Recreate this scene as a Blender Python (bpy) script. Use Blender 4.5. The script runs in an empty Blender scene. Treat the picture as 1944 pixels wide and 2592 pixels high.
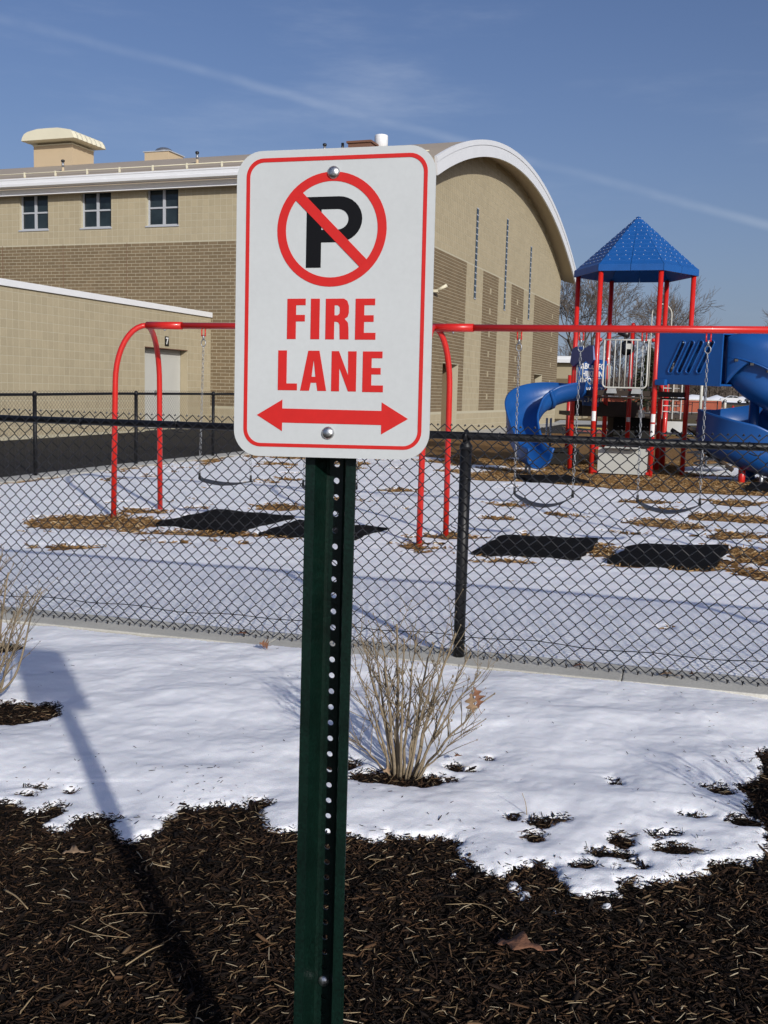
import bpy, bmesh, math, random
import numpy as np
from mathutils import Vector, Matrix
from mathutils.geometry import tessellate_polygon
random.seed(7); rng = np.random.default_rng(11)
S = bpy.context.scene
COL = S.collection
rad = math.radians

# ------------------------------------------------------------------ camera
EYE = 1.42
FPX = 2600.0                       # focal length in pixels of a 1944 px wide picture
pit = math.atan(303/2600.0); rol = 0.027
R0 = np.array([1, 0, 0.]); Fv = np.array([0, math.cos(pit), -math.sin(pit)]); U0 = np.array([0, math.sin(pit), math.cos(pit)])
Rv = math.cos(rol)*R0 + math.sin(rol)*U0; Uv = -math.sin(rol)*R0 + math.cos(rol)*U0
cam = bpy.data.cameras.new('camera'); camo = bpy.data.objects.new('camera', cam); COL.objects.link(camo)
cam.sensor_fit = 'HORIZONTAL'; cam.sensor_width = 36; cam.lens = 36*FPX/1944
cam.clip_start = 0.05; cam.clip_end = 3000
camo.matrix_world = Matrix(((Rv[0], Uv[0], -Fv[0], 0), (Rv[1], Uv[1], -Fv[1], 0), (Rv[2], Uv[2], -Fv[2], EYE), (0, 0, 0, 1)))
S.camera = camo

def in_frame(P):
    v = np.asarray(P, float) - np.array([0, 0, EYE]); z = v @ Fv
    if z <= 0: return None
    return 972 + FPX*(v @ Rv)/z, 1296 - FPX*(v @ Uv)/z, z

# ------------------------------------------------------------------ light
SUN_EL = rad(23.0); SUN_DIR = Vector((math.sin(rad(25))*math.cos(SUN_EL), -math.cos(rad(25))*math.cos(SUN_EL), math.sin(SUN_EL)))
W = bpy.data.worlds.new('World'); S.world = W; W.use_nodes = True
wt = W.node_tree; wn = wt.nodes; wl = wt.links
for n in list(wn): wn.remove(n)
def N(t, nodes=None, **kw):
    n = (nodes or wn).new(t)
    for k, v in kw.items(): setattr(n, k, v)
    return n
wo = N('ShaderNodeOutputWorld'); bg = N('ShaderNodeBackground'); sky = N('ShaderNodeTexSky')
sky.sky_type = 'NISHITA'; sky.sun_disc = False; sky.sun_elevation = SUN_EL
sky.sun_rotation = math.atan2(SUN_DIR.x, SUN_DIR.y)
sky.air_density = 1.0; sky.dust_density = 3.0; sky.ozone_density = 3.0; sky.altitude = 50
bg.inputs['Strength'].default_value = 0.102
tc = N('ShaderNodeTexCoord')
def wmath(op, a, b=None, c=None):
    m = N('ShaderNodeMath', operation=op)
    for i, x in enumerate((a, b, c)):
        if x is None: continue
        if isinstance(x, (int, float)): m.inputs[i].default_value = x
        else: wl.new(x, m.inputs[i])
    return m.outputs[0]
def dotn(n):
    m = N('ShaderNodeVectorMath', operation='DOT_PRODUCT'); wl.new(tc.outputs['Generated'], m.inputs[0]); m.inputs[1].default_value = n
    return m.outputs['Value']
def wnoise(scale, sc=(1, 1, 1), rot=(0, 0, 0), detail=6, rough=.6):
    mp = N('ShaderNodeMapping'); mp.inputs['Scale'].default_value = sc; mp.inputs['Rotation'].default_value = rot
    wl.new(tc.outputs['Generated'], mp.inputs[0])
    t = N('ShaderNodeTexNoise'); t.inputs['Scale'].default_value = scale; t.inputs['Detail'].default_value = detail; t.inputs['Roughness'].default_value = rough
    wl.new(mp.outputs[0], t.inputs[0]); return t.outputs[0]
def ramp01(x, lo, hi):
    m = N('ShaderNodeMapRange'); m.interpolation_type = 'SMOOTHSTEP'; m.inputs[1].default_value = lo; m.inputs[2].default_value = hi
    wl.new(x, m.inputs[0]); return m.outputs[0]
# two old contrails (bands round great circles) broken up by noise, and thin cirrus
def trail(nrm, width, amount, nscale):
    wob = wmath('MULTIPLY', wmath('SUBTRACT', wnoise(5.0, detail=3), .5), .012)
    d = wmath('ABSOLUTE', wmath('ADD', dotn(nrm), wob))
    core = wmath('SUBTRACT', 1.0, ramp01(d, 0.0, width))
    return wmath('MULTIPLY', wmath('MULTIPLY', core, ramp01(wnoise(nscale, detail=5), .30, .68)), amount)
TRAIL_N = (-0.2208, 0.2368, -0.9461)
CL1 = trail(TRAIL_N, .0065, .135, 4.5)
cir = ramp01(wnoise(2.2, (1.0, .35, 5.0), (rad(10), rad(24), rad(12)), 7, .62), .47, .80)
patch = ramp01(wnoise(1.7, (1, 1, 1.6), (0, 0, 0), 3), .42, .66)
CL2 = wmath("MULTIPLY", wmath("MULTIPLY", cir, patch), .22)
cl = wmath('MINIMUM', wmath('ADD', CL1, CL2), 1.0)
mixc = N('ShaderNodeMix', data_type='RGBA'); wl.new(cl, mixc.inputs[0])
hsv = N('ShaderNodeHueSaturation'); hsv.inputs['Saturation'].default_value = 1.0; hsv.inputs['Value'].default_value = 1.0
tint = N('ShaderNodeMix', data_type='RGBA', blend_type='MULTIPLY'); tint.inputs[0].default_value = 1; tint.inputs[7].default_value = (.665, .71, .90, 1)
wl.new(sky.outputs[0], tint.inputs[6]); wl.new(tint.outputs[2], hsv.inputs['Color'])
sep = N('ShaderNodeSeparateXYZ'); wl.new(tc.outputs['Generated'], sep.inputs[0])
hz_f = wmath('MULTIPLY', wmath('POWER', 2.718, wmath('MULTIPLY', wmath('ABSOLUTE', sep.outputs['Z']), -7.0)), .72)      # milky air low over the horizon, all the way round
hzm = N('ShaderNodeMix', data_type='RGBA'); wl.new(hz_f, hzm.inputs[0]); wl.new(hsv.outputs[0], hzm.inputs[6]); hzm.inputs[7].default_value = (3.55, 4.45, 6.05, 1)
wl.new(hzm.outputs[2], mixc.inputs[6]); mixc.inputs[7].default_value = (8.0, 8.6, 9.4, 1)
wl.new(mixc.outputs[2], bg.inputs[0]); wl.new(bg.outputs[0], wo.inputs[0])
sl = bpy.data.lights.new('sun', 'SUN'); sl.energy = 3.45; sl.angle = rad(0.8); sl.color = (1.0, .96, .89)
so = bpy.data.objects.new('sun', sl); COL.objects.link(so); so.location = (6, -12, 14)
so.rotation_euler = (-SUN_DIR).to_track_quat('-Z', 'Y').to_euler()
S.view_settings.view_transform = 'Standard'; S.view_settings.look = 'None'; S.view_settings.gamma = 1; S.view_settings.use_curve_mapping = False
S.view_settings.exposure = 0.0

# ------------------------------------------------------------------ materials
def material(name, col, rough=.7, spec=.3, metal=0., noise=None, bump=None, isl=None, coat=0.):
    """noise=(scale, amount[, scale2]) darkens/lightens; bump=(scale, distance); isl = per-piece value variation."""
    m = bpy.data.materials.new(name); m.use_nodes = True
    t = m.node_tree; nd = t.nodes; lk = t.links; p = nd['Principled BSDF']
    p.inputs['Base Color'].default_value = (*col, 1); p.inputs['Roughness'].default_value = rough
    p.inputs['Specular IOR Level'].default_value = spec; p.inputs['Metallic'].default_value = metal
    p.inputs['Coat Weight'].default_value = coat
    g = nd.new('ShaderNodeNewGeometry'); out = None
    def mul(a, fac_out, lo, hi):
        mr = nd.new('ShaderNodeMapRange'); mr.inputs[3].default_value = lo; mr.inputs[4].default_value = hi
        lk.new(fac_out, mr.inputs[0])
        vm = nd.new('ShaderNodeVectorMath'); vm.operation = 'SCALE'
        if a is None: vm.inputs[0].default_value = col
        else: lk.new(a, vm.inputs[0])
        lk.new(mr.outputs[0], vm.inputs['Scale']); return vm.outputs[0]
    if isl:
        oi = nd.new('ShaderNodeObjectInfo'); ad = nd.new('ShaderNodeMath'); ad.operation = 'ADD'
        lk.new(g.outputs['Random Per Island'], ad.inputs[0]); lk.new(oi.outputs['Random'], ad.inputs[1])
        fr = nd.new('ShaderNodeMath'); fr.operation = 'FRACT'; lk.new(ad.outputs[0], fr.inputs[0])
        out = mul(out, fr.outputs[0], 1-isl, 1+isl)
    if noise:
        for sc in noise[::2] if len(noise) > 2 else noise[:1]:
            am = noise[noise.index(sc)+1]
            nz = nd.new('ShaderNodeTexNoise'); nz.inputs['Scale'].default_value = sc; nz.inputs['Detail'].default_value = 6; nz.inputs['Roughness'].default_value = .65
            lk.new(g.outputs['Position'], nz.inputs[0]); mr = nd.new('ShaderNodeMapRange'); mr.inputs[1].default_value = .3; mr.inputs[2].default_value = .7
            lk.new(nz.outputs[0], mr.inputs[0]); out = mul(out, mr.outputs[0], 1-am, 1+am)
    if out is not None: lk.new(out, p.inputs['Base Color'])
    if bump:
        nz = nd.new('ShaderNodeTexNoise'); nz.inputs['Scale'].default_value = bump[0]; nz.inputs['Detail'].default_value = 5
        lk.new(g.outputs['Position'], nz.inputs[0]); b = nd.new('ShaderNodeBump'); b.inputs['Distance'].default_value = bump[1]; b.inputs['Strength'].default_value = 1
        lk.new(nz.outputs[0], b.inputs['Height']); lk.new(b.outputs[0], p.inputs['Normal'])
    return m
def ramp_material(name, stops, rough=.8, spec=.2, source='island', scale=1., bump=None, drift=None):
    m = bpy.data.materials.new(name); m.use_nodes = True
    t = m.node_tree; nd = t.nodes; lk = t.links; p = nd['Principled BSDF']; p.inputs['Roughness'].default_value = rough; p.inputs['Specular IOR Level'].default_value = spec
    g = nd.new('ShaderNodeNewGeometry'); cr = nd.new('ShaderNodeValToRGB'); cr.color_ramp.interpolation = 'LINEAR'
    e = cr.color_ramp.elements
    while len(e) < len(stops): e.new(.5)
    for el, (pos, c) in zip(e, stops): el.position = pos; el.color = (*c, 1)
    if source == 'island': lk.new(g.outputs['Random Per Island'], cr.inputs[0])
    else:
        nz = nd.new('ShaderNodeTexNoise'); nz.inputs['Scale'].default_value = scale; nz.inputs['Detail'].default_value = 8; nz.inputs['Roughness'].default_value = .75
        lk.new(g.outputs['Position'], nz.inputs[0]); lk.new(nz.outputs[0], cr.inputs[0])
    last = cr.outputs[0]
    if drift:
        nz = nd.new('ShaderNodeTexNoise'); nz.inputs['Scale'].default_value = drift[0]; nz.inputs['Detail'].default_value = 4; lk.new(g.outputs['Position'], nz.inputs[0])
        mr = nd.new('ShaderNodeMapRange'); mr.inputs[1].default_value = .34; mr.inputs[2].default_value = .66; mr.inputs[3].default_value = 1-drift[1]; mr.inputs[4].default_value = 1+drift[1]; lk.new(nz.outputs[0], mr.inputs[0])
        vm = nd.new('ShaderNodeVectorMath'); vm.operation = 'SCALE'; lk.new(last, vm.inputs[0]); lk.new(mr.outputs[0], vm.inputs['Scale']); last = vm.outputs[0]
    lk.new(last, p.inputs['Base Color'])
    if bump:
        nz = nd.new('ShaderNodeTexNoise'); nz.inputs['Scale'].default_value = bump[0]; nz.inputs['Detail'].default_value = 6
        lk.new(g.outputs['Position'], nz.inputs[0]); b = nd.new('ShaderNodeBump'); b.inputs['Distance'].default_value = bump[1]
        lk.new(nz.outputs[0], b.inputs['Height']); lk.new(b.outputs[0], p.inputs['Normal'])
    return m
M = {}
M['sign_white'] = material('sign_white', (.545, .57, .57), .45, .4, noise=(5, .035, 120, .025))
M['sign_red'] = material('sign_red', (.58, .018, .014), .42, .4, noise=(60, .05))
M['sign_black'] = material('sign_black', (.004, .004, .005), .5, .2)
M['sign_edge'] = material('sign_edge', (.55, .56, .57), .35, .5, .8)
M['post_green'] = material('post_green', (.0024, .0118, .0082), .40, .35, noise=(14, .35, 220, .5), bump=(220, .0004))
M['bolt'] = material('bolt', (.55, .56, .56), .38, .5, 1., noise=(300, .25), bump=(500, .0004))
M['red'] = material('red_paint', (.56, .018, .012), .33, .45, noise=(6, .06), coat=.15)
M['vinyl_black'] = material('black_vinyl', (.008, .008, .009), .32, .5)
M['vinyl_rail'] = material('black_rail', (.007, .007, .008), .45, .35, noise=(30, .2))
M['concrete'] = material('concrete', (.50, .485, .43), .9, .15, noise=(3, .12, 60, .1), bump=(90, .003))
M['concrete_far'] = material('concrete_far', (.48, .47, .43), .9, .15, noise=(1, .08))
M['asphalt'] = material('asphalt', (.022, .0205, .0195), .85, .25, noise=(.7, .16, 70, .3), bump=(120, .004))
M['tan'] = material('tan_block', (.395, .338, .228), .9, .15, isl=.05, noise=(.45, .05, 26, .05), bump=(60, .003))
M['dark'] = material('brown_brick', (.190, .142, .086), .9, .15, isl=.10, noise=(.45, .06, 26, .06), bump=(60, .003))
M['mortar'] = material('mortar', (.47, .43, .315), .95, .1, noise=(20, .06))
M['white_metal'] = material('white_metal', (.76, .77, .78), .42, .4, noise=(2, .03))
M['roof'] = material('roof_metal', (.40, .335, .255), .55, .3, noise=(.6, .05, 8, .03))
M['soffit'] = material('soffit', (.42, .35, .25), .7, .2)
M['hood'] = material('vent_hood', (.70, .66, .50), .5, .3, noise=(2, .03))
M['hood_box'] = material('vent_curb', (.52, .41, .27), .7, .25, noise=(2, .03))
M['glass'] = material('window_glass', (.020, .030, .034), .06, .5, noise=(1.2, .5))
M['frame'] = material('window_frame', (.42, .44, .47), .4, .4)
M['door'] = material('door_paint', (.50, .50, .46), .5, .35, noise=(2, .03))
M['blue'] = material('blue_plastic', (.009, .075, .27), .36, .45, noise=(2.5, .07, 90, .05))
M['blue_dark'] = material('blue_panel', (.012, .045, .22), .4, .4)
M['roof_blue'] = material('blue_roof', (.011, .090, .31), .42, .4, noise=(5, .08))
M['grey_metal'] = material('grey_metal', (.42, .42, .40), .4, .45, .3, noise=(8, .08))
M['galv'] = material('galvanised', (.36, .37, .38), .42, .5, .8, noise=(40, .2))
M['beige_tube'] = material('beige_tube', (.55, .54, .48), .4, .4)
M['grey_panel'] = material('grey_panel', (.46, .46, .42), .6, .3, noise=(7, .03))
M['deck'] = material('deck_coating', (.040, .028, .020), .6, .3, noise=(20, .15))
M['black'] = material('black_plastic', (.010, .010, .010), .35, .45)
M['black_box'] = material('black_rough', (.012, .011, .010), .7, .2)
M['rubber'] = material('rubber', (.007, .007, .0075), .9, .08, noise=(50, .25), bump=(120, .006))
M['belt'] = material('swing_belt', (.035, .038, .045), .5, .4)
M['rivet'] = material('rivet', (.50, .54, .62), .5, .3)
M['sticker'] = material('sticker', (.74, .74, .72), .5, .3)
M['mulch'] = ramp_material('mulch_ground', [(.3, (.003, .002, .0015)), (.55, (.011, .007, .004)), (.75, (.028, .016, .009))], .95, .1, 'noise', 55, (70, .02))
M['chip'] = ramp_material('mulch_chip', [(0, (.004, .003, .002)), (.45, (.014, .008, .005)), (.78, (.036, .019, .010)), (.93, (.075, .040, .019)), (.975, (.14, .085, .045)), (1, (.20, .14, .08))], .8, .2, drift=(5.0, .5))
M['straw'] = ramp_material('straw', [(0, (.16, .105, .05)), (.6, (.32, .235, .13)), (1, (.46, .39, .27))], .7, .25)
M['wood'] = ramp_material('wood_chips', [(.30, (.09, .045, .016)), (.46, (.22, .120, .045)), (.6, (.32, .19, .08)), (.78, (.46, .33, .17))], .95, .1, 'noise', 18, (30, .05))
M['woodchip'] = ramp_material('wood_chip', [(0, (.12, .06, .02)), (.5, (.30, .17, .065)), (.85, (.42, .27, .12)), (1, (.56, .44, .27))], .85, .15)
M['lawn'] = ramp_material('dormant_lawn', [(.3, (.085, .066, .030)), (.5, (.135, .100, .050)), (.7, (.19, .145, .08))], .95, .1, 'noise', 2.2)
M['bark'] = material('shrub_bark', (.225, .178, .118), .85, .2, noise=(30, .25, 200, .2))
M['tree_bark'] = material('tree_bark', (.135, .112, .092), .9, .1, noise=(1.5, .2))
M['woods'] = material('woods', (.105, .085, .070), .95, .05, noise=(.15, .25))
M['evergreen'] = material('evergreen', (.030, .036, .018), .9, .1, isl=.4)
M['leaf'] = material('dry_leaf', (.19, .090, .050), .65, .3, noise=(60, .3), bump=(90, .003))
M['leaf_pale'] = material('pale_leaf', (.30, .20, .12), .65, .3, noise=(60, .25))
M['far_snow'] = material('far_snow', (.80, .82, .86), .8, .2, noise=(.15, .05))
M['redbrick'] = material('red_brick', (.30, .085, .05), .9, .1, noise=(2, .12))
M['play_yellow'] = material('play_yellow', (.62, .46, .14), .8, .2, noise=(2, .1))
M['play_red'] = material('play_red', (.42, .12, .10), .8, .2, noise=(2, .1))
M['play_blue'] = material('play_blue', (.16, .30, .52), .8, .2, noise=(2, .1))
M['play_green'] = material('play_green', (.22, .38, .20), .8, .2, noise=(2, .1))
M['car_white'] = material('car_white', (.75, .75, .75), .25, .5, coat=.5)
M['car_dark'] = material('car_dark', (.03, .032, .036), .25, .5, coat=.5)
M['car_red'] = material('car_red', (.24, .012, .012), .25, .5, coat=.5)
M['car_glass'] = material('car_glass', (.015, .018, .02), .08, .5)
M['tyre'] = material('tyre', (.012, .012, .012), .8, .2)
M['hydrant'] = material('hydrant_red', (.45, .02, .015), .4, .4)
M['brown_metal'] = material('brown_metal', (.17, .085, .055), .6, .3)
M['bronze_pole'] = material('bronze_pole', (.16, .12, .075), .6, .3)
# snow
def snow_material(name, gran):
    m = bpy.data.materials.new(name); m.use_nodes = True
    t = m.node_tree; nd = t.nodes; lk = t.links; p = nd['Principled BSDF']
    p.inputs['Base Color'].default_value = (.90, .905, .92, 1); p.inputs['Roughness'].default_value = .55; p.inputs['Specular IOR Level'].default_value = .35
    p.inputs['Subsurface Weight'].default_value = .12; p.inputs['Subsurface Radius'].default_value = (.02, .03, .04); p.inputs['Subsurface Scale'].default_value = .3
    g = nd.new('ShaderNodeNewGeometry')
    a = nd.new('ShaderNodeTexNoise'); a.inputs['Scale'].default_value = gran; a.inputs['Detail'].default_value = 4
    lk.new(g.outputs['Position'], a.inputs[0])
    b = nd.new('ShaderNodeBump'); b.inputs['Distance'].default_value = .9/gran; b.inputs['Strength'].default_value = .55 if gran > 100 else .3
    lk.new(a.outputs[0], b.inputs['Height']); lk.new(b.outputs[0], p.inputs['Normal'])
    return m
M['snow'] = snow_material('snow', 260.)
M['snow_far'] = snow_material('snow_playground', 60.)

# ------------------------------------------------------------------ mesh helpers
def link(name, me, parent=None, mat=None):
    o = bpy.data.objects.new(name, me); COL.objects.link(o)
    if mat is not None: me.materials.append(mat)
    if parent is not None: o.parent = parent
    return o
def tag(o, label=None, cat=None, group=None, kind=None):
    if label: o['label'] = label
    if cat: o['category'] = cat
    if group: o['group'] = group
    if kind: o['kind'] = kind
    return o
def thing(name, label, cat, loc=(0, 0, 0), rotz=0, group=None):
    o = bpy.data.objects.new(name, None); COL.objects.link(o); o.location = loc; o.rotation_euler = (0, 0, rotz); o.empty_display_size = .2
    return tag(o, label, cat, group)
def np_mesh(name, V, Fq):
    """V (n,3), Fq (m,k) faces of one size"""
    V = np.asarray(V, np.float32); Fq = np.asarray(Fq, np.int32); k = Fq.shape[1]
    me = bpy.data.meshes.new(name); me.vertices.add(len(V)); me.vertices.foreach_set('co', V.ravel())
    me.loops.add(Fq.size); me.loops.foreach_set('vertex_index', Fq.ravel())
    me.polygons.add(len(Fq)); me.polygons.foreach_set('loop_start', np.arange(0, Fq.size, k, dtype=np.int32)); me.polygons.foreach_set('loop_total', np.full(len(Fq), k, np.int32))
    me.update(calc_edges=True); me.validate(); return me
BOXF = [(0, 3, 2, 1), (4, 5, 6, 7), (0, 1, 5, 4), (1, 2, 6, 5), (2, 3, 7, 6), (3, 0, 4, 7)]
class MB:
    def __init__(s, off=(0, 0, 0)): s.v = []; s.f = []; s.sm = []; s.off = np.array(off, float)
    def add(s, V, Fs, smooth=False):
        b = len(s.v); s.v += [tuple(np.asarray(p, float) - s.off) for p in V]
        for f in Fs: s.f.append(tuple(i+b for i in f)); s.sm.append(smooth)
        return s
    def box(s, x0, x1, y0, y1, z0, z1):
        return s.add([(x0, y0, z0), (x1, y0, z0), (x1, y1, z0), (x0, y1, z0), (x0, y0, z1), (x1, y0, z1), (x1, y1, z1), (x0, y1, z1)], BOXF)
    def obox(s, c, ax, ay, az):
        """box from centre and three half-axis vectors"""
        c, ax, ay, az = (np.asarray(q, float) for q in (c, ax, ay, az))
        V = [c+i*ax+j*ay+k*az for k in (-1, 1) for i, j in ((-1, -1), (1, -1), (1, 1), (-1, 1))]
        return s.add(V, BOXF)
    def tube(s, pts, r, n=8, caps=True, smooth=True, closed=False):
        P = [np.asarray(p, float) for p in pts]; m = len(P)
        rr = r if hasattr(r, '__len__') else [r]*m
        V = []; nrm = None
        for i in range(m):
            if closed: t = P[(i+1) % m]-P[i-1]
            else: t = P[min(i+1, m-1)]-P[max(i-1, 0)]
            t = t/(np.linalg.norm(t)+1e-12)
            if nrm is None:
                a = np.array([0, 0, 1.]) if abs(t[2]) < .9 else np.array([1., 0, 0]); nrm = np.cross(t, a)
            nrm = nrm-t*(nrm@t); nrm = nrm/(np.linalg.norm(nrm)+1e-12); bn = np.cross(t, nrm)
            for k in range(n):
                a = 2*math.pi*k/n; V.append(P[i]+rr[i]*(math.cos(a)*nrm+math.sin(a)*bn))
        Fs = []
        for i in range(m if closed else m-1):
            j = (i+1) % m
            for k in range(n): Fs.append((i*n+k, i*n+(k+1) % n, j*n+(k+1) % n, j*n+k))
        s.add(V, Fs, smooth)
        if caps and not closed:
            b = len(s.v)-len(V); s.f.append(tuple(b+k for k in reversed(range(n)))); s.sm.append(False)
            s.f.append(tuple(b+(m-1)*n+k for k in range(n))); s.sm.append(False)
        return s
    def lathe(s, c, prof, n=16, smooth=True, axis=None):
        """profile [(r, h)] round an axis through c"""
        c = np.asarray(c, float); ax = np.array([0, 0, 1.]) if axis is None else np.asarray(axis, float)/np.linalg.norm(axis)
        a = np.array([1., 0, 0]) if abs(ax[0]) < .9 else np.array([0, 1., 0]); e1 = np.cross(ax, a); e1 /= np.linalg.norm(e1); e2 = np.cross(ax, e1)
        V = []
        for r, h in prof:
            for k in range(n):
                t = 2*math.pi*k/n; V.append(c+ax*h+r*(math.cos(t)*e1+math.sin(t)*e2))
        Fs = [(i*n+k, i*n+(k+1) % n, (i+1)*n+(k+1) % n, (i+1)*n+k) for i in range(len(prof)-1) for k in range(n)]
        Fs.append(tuple(reversed(range(n)))); Fs.append(tuple((len(prof)-1)*n+k for k in range(n)))
        return s.add(V, Fs, smooth)
    def sphere(s, c, r, n=12, sc=(1, 1, 1)):
        c = np.asarray(c, float); V = []; m = max(4, n//2)
        for i in range(m+1):
            th = math.pi*i/m
            for k in range(n):
                a = 2*math.pi*k/n; V.append(c+r*np.array([math.sin(th)*math.cos(a)*sc[0], math.sin(th)*math.sin(a)*sc[1], math.cos(th)*sc[2]]))
        return s.add(V, [(i*n+k, (i+1)*n+k, (i+1)*n+(k+1) % n, i*n+(k+1) % n) for i in range(m) for k in range(n)], True)
    def prism(s, loops, O, ex, ey, ez, h, smooth=False):
        """polygon loops (outer, holes) in plane O + x*ex + y*ey, extruded h along ez"""
        O, ex, ey, ez = (np.asarray(q, float) for q in (O, ex, ey, ez))
        flat = [p for L in loops for p in L]; n = len(flat)
        tris = tessellate_polygon([[Vector((p[0], p[1], 0)) for p in L] for L in loops])
        V = [O+p[0]*ex+p[1]*ey for p in flat]+[O+p[0]*ex+p[1]*ey+h*ez for p in flat]
        Fs = []
        for t in tris:
            a, b, c = (flat[i] for i in t)
            if (b[0]-a[0])*(c[1]-a[1])-(b[1]-a[1])*(c[0]-a[0]) < 0: t = (t[0], t[2], t[1])
            Fs.append((t[0]+n, t[1]+n, t[2]+n))
            if h: Fs.append((t[2], t[1], t[0]))
        if h:
            b = 0
            for L in loops:
                m = len(L); ar = sum(L[i][0]*L[(i+1) % m][1]-L[(i+1) % m][0]*L[i][1] for i in range(m)); first = L is loops[0]
                for i in range(m):
                    j = (i+1) % m; q = (b+i, b+j, b+j+n, b+i+n)
                    Fs.append(q if ((ar > 0) == first) else q[::-1])
                b += m
        return s.add(V, Fs, smooth)
    def build(s, name, mat, parent=None, bevel=0):
        me = bpy.data.meshes.new(name); me.from_pydata(s.v, [], s.f); me.polygons.foreach_set('use_smooth', s.sm); me.update()
        if bevel:
            bm = bmesh.new(); bm.from_mesh(me); bmesh.ops.bevel(bm, geom=list(bm.edges), offset=bevel, segments=2, affect='EDGES', profile=.7, clamp_overlap=True); bm.to_mesh(me); bm.free()
        return link(name, me, parent, M[mat] if isinstance(mat, str) else mat)
def vnoise(x, y, scale, seed, octv=4, gain=.5):
    """value-noise fBm in about -1..1"""
    tot = np.zeros_like(x, float); amp = 1.; nrm = 0.
    for o in range(octv):
        r = np.random.default_rng(seed+o*17); T = r.random((257, 257))*2-1
        u = x*scale*2**o+1000.37+o*13.1; v = y*scale*2**o+1000.71+o*7.7
        iu = np.floor(u).astype(int); iv = np.floor(v).astype(int); fu = u-iu; fv = v-iv
        fu = fu*fu*(3-2*fu); fv = fv*fv*(3-2*fv); iu %= 256; iv %= 256
        a = T[iu, iv]*(1-fu)+T[iu+1, iv]*fu; b = T[iu, iv+1]*(1-fu)+T[iu+1, iv+1]*fu
        tot += amp*(a*(1-fv)+b*fv); nrm += amp; amp *= gain
    return tot/nrm
# ground profile: level round the fence, rising gently towards the school and the car park
ZY = [-60, 12, 17, 20, 30, 60, 100, 210, 420, 3000]; ZZ = [0, 0, .08, .10, .20, .20, .30, 1.25, 2.2, 3.0]
def zt(y): return np.interp(y, ZY, ZZ)
def clip_band(poly, lo, hi):
    for bound, keep in ((lo, lambda y: y >= lo-1e-9), (hi, lambda y: y <= hi+1e-9)):
        out = []
        for i in range(len(poly)):
            a, b = poly[i], poly[(i+1) % len(poly)]
            if keep(a[1]): out.append(a)
            if keep(a[1]) != keep(b[1]):
                t = (bound-a[1])/(b[1]-a[1]); out.append((a[0]+t*(b[0]-a[0]), bound))
        poly = out
        if not poly: return []
    return poly
def sheet(name, poly, off, mat, kind='structure', parent=None):
    mb = MB()
    for lo, hi in zip(ZY[:-1], ZY[1:]):
        q = clip_band(poly, lo, hi)
        if len(q) >= 3:
            ar = sum(q[i][0]*q[(i+1) % len(q)][1]-q[(i+1) % len(q)][0]*q[i][1] for i in range(len(q)))
            if ar < 0: q = q[::-1]
            if abs(ar) > 1e-6: mb.add([(p[0], p[1], float(zt(p[1]))+off) for p in q], [tuple(range(len(q)))])
    o = mb.build(name, mat, parent)
    if kind: o['kind'] = kind
    return o

# fence and wall lines
FQ0 = np.array([-1.931, 6.017]); FT = np.array([3.852, -1.073]); FT /= np.linalg.norm(FT); FN = np.array([FT[1], -FT[0]])   # FN points to the camera
def fline(s, off=0.): return FQ0+FT*s+FN*off
GU = np.array([math.sin(rad(20)), math.cos(rad(20))]); GV = np.array([-GU[1], GU[0]]); GC = np.array([.74, 29.7])
def G(a, b): return GC+GU*a+GV*b
FF0 = np.array([-5.164, 15.13]); FFT = np.array([.3586, .9335]); FFN = np.array([FFT[1], -FFT[0]])       # far fence, FFN towards the playground
def ffl(s, off=0.): return FF0+FFT*s+FFN*off

# ------------------------------------------------------------------ ground sheets
sheet('ground', [(-700, -30), (700, -30), (700, 1500), (-700, 1500)], -.06, 'lawn')
k0, k1 = fline(-4, -.15), fline(9, -.15)
c0, c1 = fline(-4, .17), fline(9, .17)
sheet('asphalt_yard', [tuple(ffl(-14, -.2)), tuple(ffl(12.3, -.2)), tuple(G(-8, -4)), tuple(G(3, -4)), tuple(G(3, 14)), (-30, 34), (-22, 6)], -.030, 'asphalt')
pe = [tuple(ffl(-14, .25)), (-7, 6.0), tuple(k0), tuple(k1), (16, 6), (16, 30), (9.0, 36.5), (4.2, 34.5), tuple(ffl(12.3, .25))]
sheet('playground_surface', pe, -.018, 'wood')
# play court with the painted map, path and grass behind the playground
sheet('play_court', [(4.1, 34.45), (9.2, 36.6), (22, 37), (22, 46), (10.9, 50), (7.2, 46.5), (5.2, 41)], -.028, 'asphalt')
sheet('sidewalk', [(1.6, 27.6), (4.3, 33.6), (6.2, 41.2), (8.0, 47.2), (14, 51.5), (20, 53.8), (34, 56.5), (34, 57.6), (20, 55.6), (9.5, 56.3), (8.4, 51.4), (1.2, 30.6)], -.024, 'concrete_far')
sheet('map_paint', [(7.5, 44.2), (8.7, 44.2), (9.9, 40.6), (9.1, 40.2), (8.2, 41.2)], -.022, 'play_yellow')
sheet('map_paint', [(7.0, 38.6), (8.3, 40.1), (9.9, 38.6), (9.6, 36.8), (7.6, 36.4)], -.021, 'play_red')
sheet('map_paint', [(8.2, 36.2), (12.6, 37.6), (12.6, 37.25), (8.2, 35.7)], -.018, 'play_yellow')
sheet('map_paint', [(10.6, 39.5), (12.4, 40.3), (13.2, 38.9), (11.0, 38.2)], -.020, 'play_blue')
sheet('map_paint', [(12.7, 38.3), (14.9, 38.9), (15.1, 37.4), (12.9, 37.2)], -.017, 'play_green')
sheet('parking_lot', [(38.5, 101.5), (47, 118), (62, 178), (40, 205), (80, 226), (160, 232), (160, 98)], -.035, 'asphalt')
sheet('footpath', [(19, 87), (28, 95), (36, 106.5), (47, 132), (43.5, 137), (31, 110), (18, 93)], -.022, 'concrete_far')
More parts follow.
